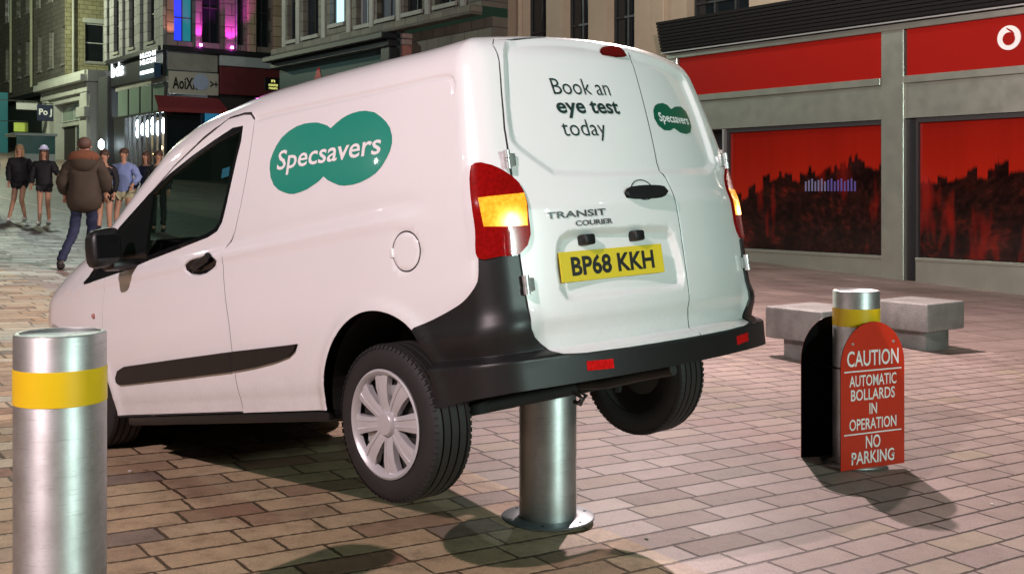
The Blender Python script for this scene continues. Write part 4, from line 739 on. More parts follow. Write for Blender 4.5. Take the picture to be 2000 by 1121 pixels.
M['stoneG']=stone('grey_ashlar',(.25,.245,.245),.15,1.,.25,.4,block=.5)
M['stoneC']=stone('sooty_column_stone',(.24,.20,.17),.25,1.2,.35,.45,block=.6)
M['stoneD']=stone('sooty_wall_stone',(.14,.125,.10),.35,1.5,.45,.6,block=.4)
M['stoneT']=stone('tan_pier_stone',(.52,.40,.26),.15,1.3,.25,.3,block=.55)
M['stoneE']=stone('beige_pier_stone',(.42,.33,.24),.10,.9,.15,.22,.75)
M['stainless']=None
def stainless():
    t=NT('stainless_cladding');v=t.coord('Object');n=t.noise(v,1.6,5,.65);n2=t.noise(v,3.,3,.5)
    t.set(Base_Color=t.mix(n,(.50,.54,.46,1),(.62,.65,.56,1)),Metallic=.8,Roughness=t.m('ADD',t.m('MULTIPLY',n2,.2),.24));t.bump(n,.05,.03);return t.mat
M['stainless']=stainless()
M['red_panel']=simple('red_fascia_panel',(.30,.010,.007),.24,var=.03,scale=.8,coat=.5)
def poster(name,seed):
    """red window graphic: dark crag-and-rooftops skyline low down, plain red above"""
    t=NT(name);v=t.coord('Object');s=t.sep(v);x=s[0];z=s[2]
    n1=t.noise(t.comb(t.m('MULTIPLY',x,.42),seed,0.),1.,2,.5);n2=t.noise(t.comb(t.m('MULTIPLY',x,5.),seed,1.),1.,3,.7)
    bl=t.white(t.comb(t.m('FLOOR',t.m('MULTIPLY',x,4.6)),seed,0.));bl2=t.white(t.comb(t.m('FLOOR',t.m('MULTIPLY',x,13.)),seed,7.))
    tw=t.m('MULTIPLY',t.m('GREATER_THAN',bl2,.93),.12)
    hgt=t.m('ADD',t.m('ADD',t.m('MULTIPLY',t.m('SUBTRACT',n1,.5),2.2),t.m('MULTIPLY',t.m('SUBTRACT',n2,.5),.22)),t.m('ADD',t.m('ADD',t.m('MULTIPLY',bl,.34),tw),1.82))
    mask=t.ramp(t.m('MULTIPLY',t.m('SUBTRACT',z,hgt),6.),[(.0,(0,0,0)),(.5,(1,1,1))])
    tex=t.noise(v,2.2,7,.75);tex2=t.noise(v,9,5,.75);dk=t.ramp(tex,[(.38,(.005,.002,.002)),(.56,(.016,.005,.004)),(.70,(.07,.008,.005)),(.82,(.16,.012,.006))])
    dk=t.mix(1.,dk,t.ramp(tex2,[(.3,(.35,.35,.35)),(.7,(2.,1.6,1.5))]),'MULTIPLY')
    gap=t.ramp(t.noise(t.comb(t.m('MULTIPLY',x,1.3),seed+3.,t.m('MULTIPLY',z,.35)),1.,3,.55),[(.58,(0,0,0)),(.68,(1,1,1))]);dk=t.mix(t.m('MULTIPLY',gap,.65),dk,(.24,.008,.004,1))
    red=t.mix(t.m('MULTIPLY',z,.33),(.42,.020,.006,1),(.19,.007,.004,1))
    rv=t.ramp(t.noise(t.comb(t.m('MULTIPLY',x,2.),seed,9.),1.,3,.6),[(.35,(.95,.95,.95)),(.7,(1.1,1.1,1.1))]);red=t.mix(1.,red,rv,'MULTIPLY')
    c=t.mix(mask,dk,red);t.set(Base_Color=c,Roughness=.08);t.b.inputs['Specular IOR Level'].default_value=.7;t.b.inputs['Emission Strength'].default_value=.10;t.l.new(c,t.b.inputs['Emission Color']);return t.mat
# ---------------------------------------------------------------- red-fronted shop, right
shop=frame_obj('red_shop',fac(0,0),False,'single-storey shop front with red fascia panels and red window graphics','shop')
o=1
m=MB();m.box(-9,6.25,-6,-.45,-1.2,5.0);m.build('wall',M['black_fascia'],shop)
for a,b in ((-9.,-3.95),(-.62,-.08),(5.92,6.25)):
    m=MB();m.bbox(a,b,-.44,.02,-1.2,5.02,.012,1) if a>-8 else m.bbox(-3.95-3.1,-3.95-2.6,-.44,.02,-1.2,5.02,.012,1);m.build('pillar',M['stainless'],shop)
for a,b in ((-6.55,-.63),(-.07,5.91)):
    m=MB();m.box(a,b,-.40,-.015,3.12,3.84);m.build('lintel_panel',M['stainless'],shop)
    m=MB();m.bbox(a,b,-.40,.045,3.845,3.995,.008,1);m.build('fascia_rail',M['stainless'],shop)
    m=MB();m.box(a+.02,b-.04,-.40,-.03,4.0,4.965);fp=m.build('fascia_panel',M['red_panel'],shop)
    if a<-6:
        m=MB();m.lathe([(.235,.0),(.235,.02)],48,'y',(-2.62-.28,-.03,4.55));m.build('round_emblem',M['signwhite'],fp,True)
        pts=[(.120*math.cos(t_)+.0,.120*math.sin(t_)) for t_ in np.linspace(math.radians(100),math.radians(-250),30)]
        drop=[(.0+.125*math.cos(a_),-.02+.125*math.sin(a_)) for a_ in np.linspace(math.radians(115),math.radians(-215),30)]+[(-.118,.06),(-.07,.13),(.02,.185),(.055,.20),(.035,.165)]
        m=MB();m.prism([(-2.9+x_,4.55+z_) for x_,z_ in drop],-.005,-.001);m.build('emblem_mark',M['red_panel'],fp)
m=MB();m.bbox(-9,6.25,-.40,.06,4.97,5.10,.01,1);m.build('top_rail',M['stainless'],shop)
m=MB();m.box(-9,6.3,-.40,.16,5.105,5.17)
for k in range(9): m.box(-9,6.32,-.40,.20+.02*k,5.175+.082*k,5.245+.082*k)
m.box(-9,6.3,-.9,.18,5.17,5.92);m.build('slatted_canopy',simple('dark_slats',(.007,.006,.006),.7,spec=.2),shop)
m=MB();m.box(-9,6.32,.161,.18,5.11,5.14);m.build('canopy_edge',M['chrome'],shop)
for i,(a,b,z1) in enumerate(((-6.3,-.86,3.02),(-.08,4.30,3.02))):
    m=MB();w=.055
    for x0,x1,z0,zz in ((a,a+w,.24,z1),(b-w,b,.24,z1),(a,b,z1,z1+.09)): m.box(x0,x1,-.22,-.06,z0,zz)
    fr=m.build('window_frame',M['frame_dark'],shop);m=MB();m.box(a+.03,b-.03,-.20,-.14,.25,z1);pn_=m.build('pane',poster('red_window_graphic',3.3+i*4.1),fr)
    if i==1:
        for k in range(16): m=MB();x_=1.98-.088*k;m.box(x_,x_+.045,-.138,-.136,1.60,1.60+.22+.03*(k%3));m.build('reflection_bar',emis('painted_violet_reflection',(.35,.22,1.) if k>6 else (.6,.55,1.),.16),pn_)  # glowing bars painted on the pane as a reflection of lit windows
    m=MB();m.bbox(a-.1,b,-.38,-.02,.165,.235,.008,1);m.build('sill',M['stainless'],shop)
    m=MB();m.box(a-.1,b,-.36,-.05,-1.2,.164);m.build('stall_riser',M['stainless'],shop)
m=MB();m.box(-.85,-.63,-.30,-.10,-1.,3.1);m.build('door_jamb',M['black_fascia'],shop)
m=MB();m.box(4.36,4.42,-.30,-.02,-.6,3.11);m.build('door_jamb',M['chrome'],shop)
nt=MB();nt.box(4.55,5.05,-.30,-.28,1.9,2.62);no=nt.build('door_notice',M['signwhite'],shop)
m=MB()
for k in range(4): m.box(4.62,4.98,-.279,-.275,2.48-.13*k,2.53-.13*k)
m.build('notice_text',M['pblack'],no)
# ---------------------------------------------------------------- upper storeys with beige piers
Eb=frame_obj('pier_building',fac(0,-1.0),False,'beige stone building with tall narrow dark windows above the shops','building')
holes=[(-.4+dx*0,a,b) for dx,a,b in ()]
def px_s(*v): return v
hs=[(12.45,13.6),(10.5,11.65),(8.55,9.7),(4.42,6.55),(.9,2.95),(-2.6,-.5),(-6,-4)]
hl_=[(a,b,4.9,11.5) for a,b in hs]
wall_holes(-9,14.4,4.9,13,hl_,1,.45).build('wall',M['stoneE'],Eb)
for a,b in ((7.3,7.75),(13.66,13.75)): m=MB();m.bbox(a,b,-.02,.12,4.9,13,.02,1);m.build('pilaster',M['stoneE'],Eb)
for i,h in enumerate(hl_): window(Eb,h,1,M['dark_glass'],M['frame_dark'],(2 if i<3 else 3,4),.35,sill=False)
m=MB();m.box(6.4,14.4,-5,.9,-1,4.9);m.build('ground_floor',M['black_fascia'],Eb)
m=MB();m.bbox(-9,6.2,.0,.55,5.88,6.02,.02,1);m.build('ledge',M['stoneD'],Eb)
for a in (6.7,9.3,11.9):
    m=MB();m.box(a,a+.08,.9,.98,.3,3.6);m.box(a+2.1,a+2.18,.9,.98,.3,3.6);m.box(a+.08,a+2.1,.9,.98,3.5,3.6);m.box(a+.08,a+2.1,.9,.98,.3,.55);fr_=m.build('shop_window',M['stainless'],Eb);m=MB();m.box(a+.08,a+2.1,.905,.93,.55,3.5);m.build('pane',M['dark_glass'],fr_)
# ---------------------------------------------------------------- sooty tenement with shop cornice
Db=frame_obj('sooty_tenement',fac(0,0),False,'sooty stone tenement with a lit upper window and dark shop front','building')
wins=[(27.2,28.1,7.75,11),(25.4,26.7,7.75,11),(23.34,24.43,7.98,11),(21.42,22.4,7.7,11),(19.64,20.9,7.75,11),(17.9,19.1,7.75,11),(15.9,17.1,7.75,11)]
wall_holes(14.42,28.66,7.42,13,wins,1,.4).build('wall',M['stoneD'],Db)
M['lit_blue']=emis('lit_room_blue',(.45,.85,1.),1.6);M['dim_room']=emis('dim_room',(.25,.3,.36),.10)
for i,h in enumerate(wins): window(Db,h,1,M['lit_blue'] if i==2 else (M['dim_room'] if i in(3,4) else M['dark_glass']),M['frame'] if i in (3,) else M['frame_dark'],(2 if i!=2 else 1,2),.25,label='window with a lit blue room behind' if i==2 else None)
for s in (27.1,28.35,24.9,22.9,21.2,19.35,17.5,15.4): band_(Db,'pilaster',s-.14,s+.14,7.5,13,.09,1,M['stone_trim'])
band_(Db,'string_course',14.4,28.75,7.13,7.42,.45,1,M['stoneD']);band_(Db,'cornice',19.3,28.9,6.88,7.10,.75,1,M['black_fascia']);band_(Db,'cornice',19.3,28.7,6.62,6.86,.5,1,M['black_fascia'])
m=MB();m.box(19.3,28.6,-5,.12,.0,7.12);m.build('shop_front',simple('dark_green_fascia',(.035,.06,.06),.3,var=.25,scale=.5),Db)
m=MB();m.box(14.4,19.2,-5,-.4,.0,7.12);m.build('set_back_wall',M['stoneD'],Db)
for a in (20.3,23.1,25.9):
    m=MB();m.box(a,a+.09,.12,.20,.9,4.9);m.box(a+2.4,a+2.49,.12,.20,.9,4.9);m.box(a+.09,a+2.4,.12,.20,4.8,4.9);m.box(a+.09,a+2.4,.12,.20,1.2,1.5);fr_=m.build('shop_window',M['frame_dark'],Db);m=MB();m.box(a+.09,a+2.4,.125,.15,1.5,4.8);m.build('pane',M['dark_glass'],fr_)
v,f=text_mesh('Ann',1.,.02,.15);mn,mx=v.min(0),v.max(0);t=(v-mn)/(mx-mn);mesh_obj('shop_letters',[(25.9-2.8*a,.135,5.30+1.1*b) for a,b in t],f,simple('red_letters',(.30,.02,.03),.4),Db)
for s in (20.2,):
    m=MB();m.bbox(19.3,19.9,.0,.45,.0,6.6,.03,1);m.build('pilaster',M['black_fascia'],Db)
cn=fac(19.2,.0)
Kb=frame_obj('pink_corner_kiosk',cn,True,'small pinkish fascia turning the corner beside the sooty tenement','fascia')
m=MB();m.bbox(.02,2.3,-.05,.4,6.92,7.10,.03,1);m.bbox(.02,2.25,-.02,.4,6.70,6.90,.03,1);m.build('cornice',simple('pinkish_moulding',(.36,.27,.24),.5),Kb)
m=MB();m.box(.03,2.2,.0,.4,1.,6.68);m.build('fascia_board',simple('pink_board',(.34,.15,.12),.5),Kb)
# ---------------------------------------------------------------- corner block with coloured lights
cC=fac(41.9,0)
Cb=frame_obj('corner_block',cC,True,'corner building lit purple and blue above a dark restaurant front','building')
ww=[(.4,1.43,9.25,13),(1.89,2.93,9.28,13),(3.72,4.24,9.3,13),(4.94,5.71,9.3,13)]
wall_holes(0,6.45,8.9,14,ww,-1,.4,(0,1)).build('wall',M['stoneC'],Cb)
M['blue_room']=emis('blue_lit_room',(.02,.05,1.),1.1);M['teal_room']=emis('teal_lit_room',(.02,.45,.55),.35)
for i,h in enumerate(ww): window(Cb,h,-1,M['blue_room'] if i==0 else M['dark_glass'],M['frame_dark'],(2,3) if i==0 else (2,2),.3,sill=False,label='window glowing blue' if i==0 else None)
m=MB();m.box(.9,1.38,.26,.27,9.3,11.6);m.build('teal_blind',M['teal_room'],Cb)
for a,b,mt,lb in ((1.45,1.78,'stoneC',None),(3.04,3.61,'stoneC',None),(4.36,4.8,'stoneT','pale tan column'),(5.83,6.37,'stoneT','pale tan column'),(3.66,3.74,'stoneG',None)):
    m=MB();m.bbox(a,b,-.22,.0,8.95,14,.02,1);tag(m.build('column',M[mt],Cb),lb)
def spot(name,loc,tgt,colr,pw,ang=50): return lamp(name,loc,colr,pw,.06,tgt,'SPOT',ang,.6)
def Cw(x,y,z): return Vector((cC.x,cC.y,0))+Vector((.7957,.6055,0))*x+Vector((-.6055,.7957,0))*y+Vector((0,0,z))
for x in (1.62,3.32): 
    m=MB();m.lathe([(.07,9.02),(.07,9.14)],12,loc=(x,-.5,0));m.build('uplight',emis('magenta_uplight',(1.,.1,.9),30.),Cb,True);spot('magenta_uplight',Cw(x,-.66,9.1),Cw(x,-.22,11.6),(1.,.05,.85),420.,75)
spot('warm_uplight',Cw(.2,-.6,9.1),Cw(.2,-.1,10.6),(1.,.35,.25),420.*.35,60)
band_(Cb,'cornice',-.35,6.5,8.70,8.95,.45,-1,M['black_fascia']);band_(Cb,'upper_panel',.05,2.72,7.76,8.66,.06,-1,M['stone_trim'])
band_(Cb,'white_fascia_strip',2.79,6.35,8.14,8.68,.22,-1,simple('pale_strip',(.42,.46,.46),.5));band_(Cb,'maroon_fascia_board',2.79,6.37,6.64,8.10,.20,-1,simple('maroon_board',(.13,.022,.026),.45,var=.15,scale=.5))
sb=band_(Cb,'small_black_sign',5.27,6.22,6.98,7.67,.26,-1,M['pblack'])
for i,(tx,z,w) in enumerate((('n',7.42,.22),('ooono',7.20,.55),('rtsum',7.04,.5))):
    v,f=text_mesh(tx,1.,.03);mn,mx=v.min(0),v.max(0);t=(v-mn)/(mx-mn);mesh_obj('sign_lettering',[(5.75-w/2+w*a,-.272,z+.13*b) for a,b in t],f,emis('yellow_sign_letters',(.9,.9,.25),.8),sb)
wb=band_(Cb,'beige_sign_board',.08,2.73,6.56,7.70,.16,-1,simple('beige_board',(.42,.40,.33),.6,var=.12,scale=1.2))
v,f=text_mesh('AoiXlt',1.,.03);mn,mx=v.min(0),v.max(0);t=(v-mn)/(mx-mn);mesh_obj('board_letters',[(.25+1.35*a,-.172,6.78+.62*b) for a,b in t],f,M['pblack'],wb)
m=MB();m.lathe([(.001,0),(.42,0),(.42,.02),(.001,.02)],28,'y',(1.75,-.20,7.2),cap=False);m.build('round_badge',simple('pale_blue_badge',(.35,.42,.55),.5),wb)
v,f=text_mesh('>+',1.,.03);mn,mx=v.min(0),v.max(0);t=(v-mn)/(mx-mn);mesh_obj('board_letters',[(2.25+.42*a,-.172,6.95+.36*b) for a,b in t],f,M['pblack'],wb)
m=MB();m.box(2.3,6.4,.3,5,2.,8.9);m.build('shop_interior_wall',simple('dark_interior',(.02,.018,.018),.7),Cb)
m=MB();m.add([(-.66,-.1,6.42),(2.73,-.1,6.42),(2.9,-1.0,5.75),(-.8,-1.0,5.75)],[(0,1,2,3)]);m.add([(-.8,-1.0,5.75),(2.9,-1.0,5.75),(2.9,-1.0,5.55),(-.8,-1.0,5.55)],[(0,1,2,3)]);m.build('awning',simple('red_awning',(.22,.03,.03),.8),Cb)
m=MB();m.box(.05,2.32,.02,.08,2.,5.7);m.build('dark_shop_window',M['dark_glass'],Cb)
m=MB();m.bbox(1.95,2.87,-.3,-.2,4.9,5.65,.01,1);m.build('blue_poster',emis('blue_poster',(.03,.22,.40),.5),Cb)
# street side of the same block
Gb=frame_obj('grey_ashlar_building',fac(41.95,0),False,'grey ashlar building over a black shop front with glowing signs','building')
gw=[(7.34,8.23,9.4,12.4),(4.80,5.63,9.4,12.4),(1.72,2.72,9.4,12.4)]
wall_holes(0,9.8,8.9,14,gw,1,.4,(0,1)).build('wall',M['stoneG'],Gb)
for h in gw: window(Gb,h,1,M['dark_glass'],M['frame_dark'],(1,2),.25)
for s in (.3,3.75,6.6,9.3): band_(Gb,'pilaster',s-.28,s+.28,8.98,14,.14,1,M['stoneG'])
band_(Gb,'top_cornice',-.1,9.9,12.9,13.3,.5,1,M['stoneG'])
band_(Gb,'cornice',-.1,8.3,8.70,8.95,.45,1,M['black_fascia']);band_(Gb,'fascia',0,8.3,7.45,8.68,.15,1,M['black_fascia'])
M['lit_sign']=emis('lit_white_sign',(.9,1.,1.),3.)
v,f=text_mesh('bds',1.,.04);mn,mx=v.min(0),v.max(0);t=(v-mn)/(mx-mn);mesh_obj('lit_letters',[(8.05-2.1*a,.20,7.95+.75*b) for a,b in t],f,M['lit_sign'],Gb)
bs=MB();bs.bbox(.15,2.4,.2,.55,7.35,8.1,.02,1);bso=bs.build('sign_box',simple('blue_sign_box',(.02,.05,.10),.4),Gb);m=MB();m.bbox(.3,2.2,.552,.575,7.62,7.80,.008,1);m.build('light_strip',M['lit_sign'],bso)
for z,w,tx in ((8.18,2.3,'NILCON'),(8.52,2.3,'MLCO M')):
    v,f=text_mesh(tx,1.,.05);mn,mx=v.min(0),v.max(0);t=(v-mn)/(mx-mn);mesh_obj('lit_letters',[(2.4-w*a,.50,z-.04+.26*b) for a,b in t],f,M['lit_sign'],Gb)
m=MB();m.box(0,7.9,-.3,.0,7.18,7.44);m.build('rail',M['stone_trim'],Gb)
M['green_pane']=simple('pale_green_glazing',(.20,.26,.22),.18,var=.3,scale=.6)
for k in range(4):
    x=.1+1.85*k;fr=MB();fr.box(x,x+.09,-.1,.05,5.6,7.16);fo_=fr.build('glazing_bar',M['frame_dark'],Gb);m=MB();m.box(x+.09,x+1.83,-.05,.0,5.75,7.16);m.build('upper_pane',M['green_pane'],fo_)
m=MB();m.box(0,7.9,-1.8,-1.7,1.5,5.7);m.build('shop_back_wall',simple('warm_interior',(.35,.25,.16),.8,var=.3,scale=2),Gb)
m=MB();m.box(0,9.7,-.05,.05,5.62,5.74);m.build('lintel',M['frame_dark'],Gb)
m=MB()
for k in range(8): m.box(.05+.78*k,.13+.78*k,-.08,.06,1.5,5.62)
m.box(6.1,7.95,-.1,.08,1.5,5.6);m.build('shop_mullion',M['frame_dark'],Gb)
M['bulb']=emis('hanging_bulb',(.75,.92,1.),14.);M['bulbw']=emis('warm_bulb',(1.,.62,.25),9.)
for k in range(7):
    x=.55+.78*k
    for z,hh in ((5.28-.12*(k%3),.22),(4.78+.1*(k%2),.20)): m=MB();m.lathe([(.02,z+hh),(.13,z),(.13,z-.14),(.02,z-.3)],12,loc=(x,-.35,0));m.build('hanging_lamp',M['bulb'],Gb,True)
for x,z in ((1.2,4.0),(2.4,4.25),(3.1,3.9),(4.2,3.6),(.8,3.7)): m=MB();m.lathe([(.02,z+.1),(.09,z),(.02,z-.1)],10,loc=(x,-.9,0));m.build('warm_lamp',M['bulbw'],Gb,True)
def Gw(x,y,z): q=fac(41.95+x,y);return Vector((q.x,q.y,z))
lamp('shop_interior_light',Gw(3,-.9,5.2),(.8,.93,1.),260,.3)
m=MB();m.bbox(8.3,9.9,-.3,.35,2.,8.1,.04,1);m.build('dark_pier',simple('dark_grey_pier',(.055,.058,.062),.5),Gb)
m=MB();m.lathe([(.02,.3),(.16,.15),(.16,-.15),(.02,-.3)],12,loc=(8.2,.7,4.2));m.build('wall_lantern',M['bulb'],Gb,True)
# ---------------------------------------------------------------- portico building, pale gable behind, dark tenement
Bb=frame_obj('portico_building',fac(52.67,.6),False,'pale classical shop front with cornice and pilasters at a street corner','building')
dh=[(2.0,7.3,3.0,7.0)]
wall_holes(0,9.7,2.0,7.75,dh,1,.7).build('wall',M['stoneB'],Bb)
band_(Bb,'cornice',-.25,9.9,7.95,8.35,.6,1,M['stoneB']);band_(Bb,'cornice',-.15,9.8,8.35,8.60,.35,1,M['stoneB']);band_(Bb,'entablature',-.05,9.75,7.35,7.93,.18,1,M['stoneB'])
for s in (.7,8.9): band_(Bb,'pilaster',s-.6,s+.6,2.,7.33,.16,1,M['stoneB'])
for s in (.7,): band_(Bb,'capital',s-.8,s+.8,5.9,6.5,.35,1,M['stoneB'])
window(Bb,(2.1,7.2,5.9,6.95),1,M['green_pane'],M['frame'],(2,1),.5,sill=False);window(Bb,(2.1,4.6,3.,5.6),1,M['dark_glass'],M['frame'],(2,2),.6,'door',sill=False);m=MB();m.box(4.7,7.2,-.7,-.6,3.,5.7);m.build('dark_doorway',M['gap'],Bb)
m=MB();m.box(2.0,7.3,-.65,-.45,5.62,5.85);m.build('transom',M['stoneB'],Bb)
Bs=frame_obj('portico_side_wall',fac(52.67,.6),True,'narrow pale side wall of the classical corner shop','wall')
m=MB();m.box(.0,1.1,.001,.55,2.,7.93);m.box(-.2,1.3,-.35,.5,7.95,8.6);m.build('wall',M['stoneB'],Bs)
B2=frame_obj('lit_gable_house',fac(59.36,.0),True,'rough stone gable lit yellow with one sash window','house')
wall_holes(-.1,2.6,7.,15,[(1.14,2.39,9.83,12.29)],-1,.35,(0,1)).build('wall',M['stoneB2'],B2);window(B2,(1.14,2.39,9.83,12.29),-1,M['dark_glass'],M['frame'],(1,2),.2)
m=MB();m.box(1.0,2.55,-.12,-.01,12.31,12.6);m.build('window_head',M['stoneB'],B2)
m=MB();m.lathe([(.07,8.6),(.07,14.5)],10,loc=(.35,-.2,0));m.build('drainpipe',M['stoneB'],B2,True)
Ab=frame_obj('dark_tenement',fac(0,-.3),False,'long dark stone tenement with rows of tall narrow windows, far left','building')
aw=[(75.21,76.3,14.2,17),(71.93,72.95,14.2,17),(69.25,70.4,14.2,17),(66.58,67.7,14.2,17),(63.56,64.67,14.2,17),(60.6,61.65,14.2,17),(75.21,76.15,9.8,12.2),(71.78,72.65,9.8,12.2),(69.25,70.36,9.8,12.2),(66.32,67.23,9.8,12.2),(63.44,64.42,9.8,12.2),(60.6,61.53,9.8,12.2),(78.,79.,9.8,12.2),(78.,79.,14.2,17)]
wall_holes(59.4,84,2.,19,aw,1,.4,(0,1)).build('wall',M['stoneA'],Ab)
for i,h in enumerate(aw):
    tag(window(Ab,h,1,emis('lit_white_window',(.85,1.,.9),1.1) if i in (0,4) else (emis('dim_white_window',(.8,.9,.8),.35) if i in (9,10,6) else M['dark_glass']),M['frame'],(1,2),.28),'window lit white' if i in(0,4) else None)
for s,z0 in ((68.3,8.8),(74.0,8.8)): m=MB();m.lathe([(.10,z0),(.10,19)],10,loc=(s,.16,0));m.build('drainpipe',simple('pale_pipe',(.36,.37,.26),.5),Ab,True)
band_(Ab,'shop_cornice',59.5,84,8.0,8.35,.4,1,M['black_fascia']);band_(Ab,'shop_fronts',59.5,84,2.,7.95,.10,1,simple('dark_shopfronts',(.022,.028,.028),.4,var=.6,scale=.6))
# hanging signs, glass kiosk, hoarding
def hsign(name,px_s_,off,z0,z1,w,mat,label,txt=None):
    p=fac(px_s_,off);e=empty(name,(p.x,p.y,0),math.atan2(.6055,.7957),label,'sign');m=MB();m.bbox(-w/2,w/2,-.05,.05,z0,z1,.02,1);b=m.build('board',mat,e)
    m=MB();m.box(-w/2-1.2,w/2,-.02,.02,z1+.05,z1+.1);m.box(-.02,.02,-.02,.02,z1,z1+.06);m.build('bracket',M['frame_dark'],e)
    if txt:
        v,f=text_mesh(txt,1.,.03);mn,mx=v.min(0),v.max(0);t=(v-mn)/(mx-mn);mesh_obj('sign_lettering',[(-w*.4+w*.8*a,-.056,z0+(z1-z0)*(.25+.5*b)) for a,b in t],f,M['pblack'] if 'dark' not in label else M['signwhite'],b)
    return e
hsign('hanging_sign',60.0,2.2,6.64,7.12,1.28,simple('grey_white_board',(.42,.43,.42),.5),'long pale hanging sign on the dark tenement')
hsign('hanging_sign',55.9,2.2,5.74,6.71,.92,simple('navy_board',(.012,.018,.05),.5),'dark navy hanging sign with small pale letters','Po J')
hsign('hanging_sign',61.5,2.2,5.33,5.92,.85,simple('lime_board',(.45,.55,.10),.5),'small lime green hanging sign below the pale one')
kp=fac(46.8,5.);kk=empty('glass_kiosk',(kp.x,kp.y,0),math.atan2(.6055,.7957),'low glass kiosk with flat roof behind the walking women','kiosk')
m=MB();m.bbox(-1.1,1.0,-.1,2,4.42,4.56,.02,1);m.build('roof',simple('kiosk_roof',(.25,.3,.28),.5),kk);m=MB();m.box(-1.0,.9,0,.05,3.5,4.42);m.build('glazing',simple('teal_glazing',(.05,.12,.11),.15,var=.5,scale=1.),kk);m=MB();m.box(-1.0,.9,-.02,.06,1.5,3.5);m.build('counter',simple('pale_counter',(.30,.34,.31),.6),kk)
hp=fac(66.7,2.);hh=empty('teal_hoarding',(hp.x,hp.y,0),math.atan2(.6055,.7957),'teal painted hoarding at the far left edge','hoarding');m=MB();m.bbox(-3,.25,0,.15,2.5,8.2,.02,1);m.build('panel',simple('teal_paint',(.02,.16,.20),.5),hh)
# ---------------------------------------------------------------- people
M['skin']=simple('skin_tan',(.50,.27,.17),.5,var=.06);M['hair_brown']=simple('hair_brown',(.07,.035,.02),.6);M['hair_blonde']=simple('hair_blonde',(.30,.20,.10),.6);M['cloth_black']=simple('cloth_black',(.008,.008,.010),.75,var=.5,scale=9,bump=.3)
M['jacket_olive']=simple('olive_brown_parka',(.040,.028,.016),.85,var=.35,scale=7,bump=.4);M['fur']=simple('brown_fur_trim',(.15,.055,.025),.95,var=.5,scale=40,bump=1.);M['denim']=simple('navy_denim',(.012,.018,.05),.8,var=.3,scale=15);M['hoodie']=simple('pale_blue_sweatshirt',(.22,.29,.52),.85,var=.12,scale=8,bump=.3)
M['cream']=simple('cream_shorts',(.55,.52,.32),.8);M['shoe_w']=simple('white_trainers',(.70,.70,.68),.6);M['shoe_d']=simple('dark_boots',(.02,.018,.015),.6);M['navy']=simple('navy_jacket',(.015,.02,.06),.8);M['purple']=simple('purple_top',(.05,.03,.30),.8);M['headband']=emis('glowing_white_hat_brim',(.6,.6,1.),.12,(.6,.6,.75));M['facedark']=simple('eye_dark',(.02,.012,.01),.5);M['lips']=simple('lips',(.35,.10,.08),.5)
def skin_mesh(name,joints,edges,mat,parent,sub=2):
    me=bpy.data.meshes.new(name);me.from_pydata([j[:3] for j in joints],edges,[]);o=bpy.data.objects.new(name,me);C.objects.link(o)
    md=o.modifiers.new('s','SKIN');
    if not me.skin_vertices: 
        pass
    for i,j in enumerate(joints):
        r=j[3];me.skin_vertices[0].data[i].radius=(r,j[4] if len(j)>4 else r)
    me.skin_vertices[0].data[0].use_root=True;md.branch_smoothing=.6;md.use_smooth_shade=True
    sb_=o.modifiers.new('u','SUBSURF');sb_.levels=sub;sb_.render_levels=sub
    dg=bpy.context.evaluated_depsgraph_get();nm=bpy.data.meshes.new_from_object(o.evaluated_get(dg));bpy.data.objects.remove(o);nm.name=name;nm.materials.clear();nm.materials.append(mat)
    if name not in ('body',):
        from mathutils import noise as mn_
        for w in nm.vertices:
            p_=w.co*9.+Vector((hash_k*3.7,0,0));w.co+=w.normal*(mn_.noise(Vector((p_.x,p_.y,p_.z*2.2)))*.020+mn_.noise(p_*2.6)*.009)
    q=bpy.data.objects.new(name,nm);C.objects.link(q);q.parent=parent;return q
def ell(m,c,r,n=14,k=10,rot=None):
    prof=[(math.sin(math.pi*i/k),-math.cos(math.pi*i/k)) for i in range(k+1)];prof[0]=(.02,-1);prof[-1]=(.02,1);old=m.m;m.m=old@Matrix.Translation(c)@(rot.to_4x4() if rot else Matrix.Identity(4))@Matrix.Diagonal((r[0],r[1],r[2],1));m.lathe(prof,n);m.m=old
hash_k=0
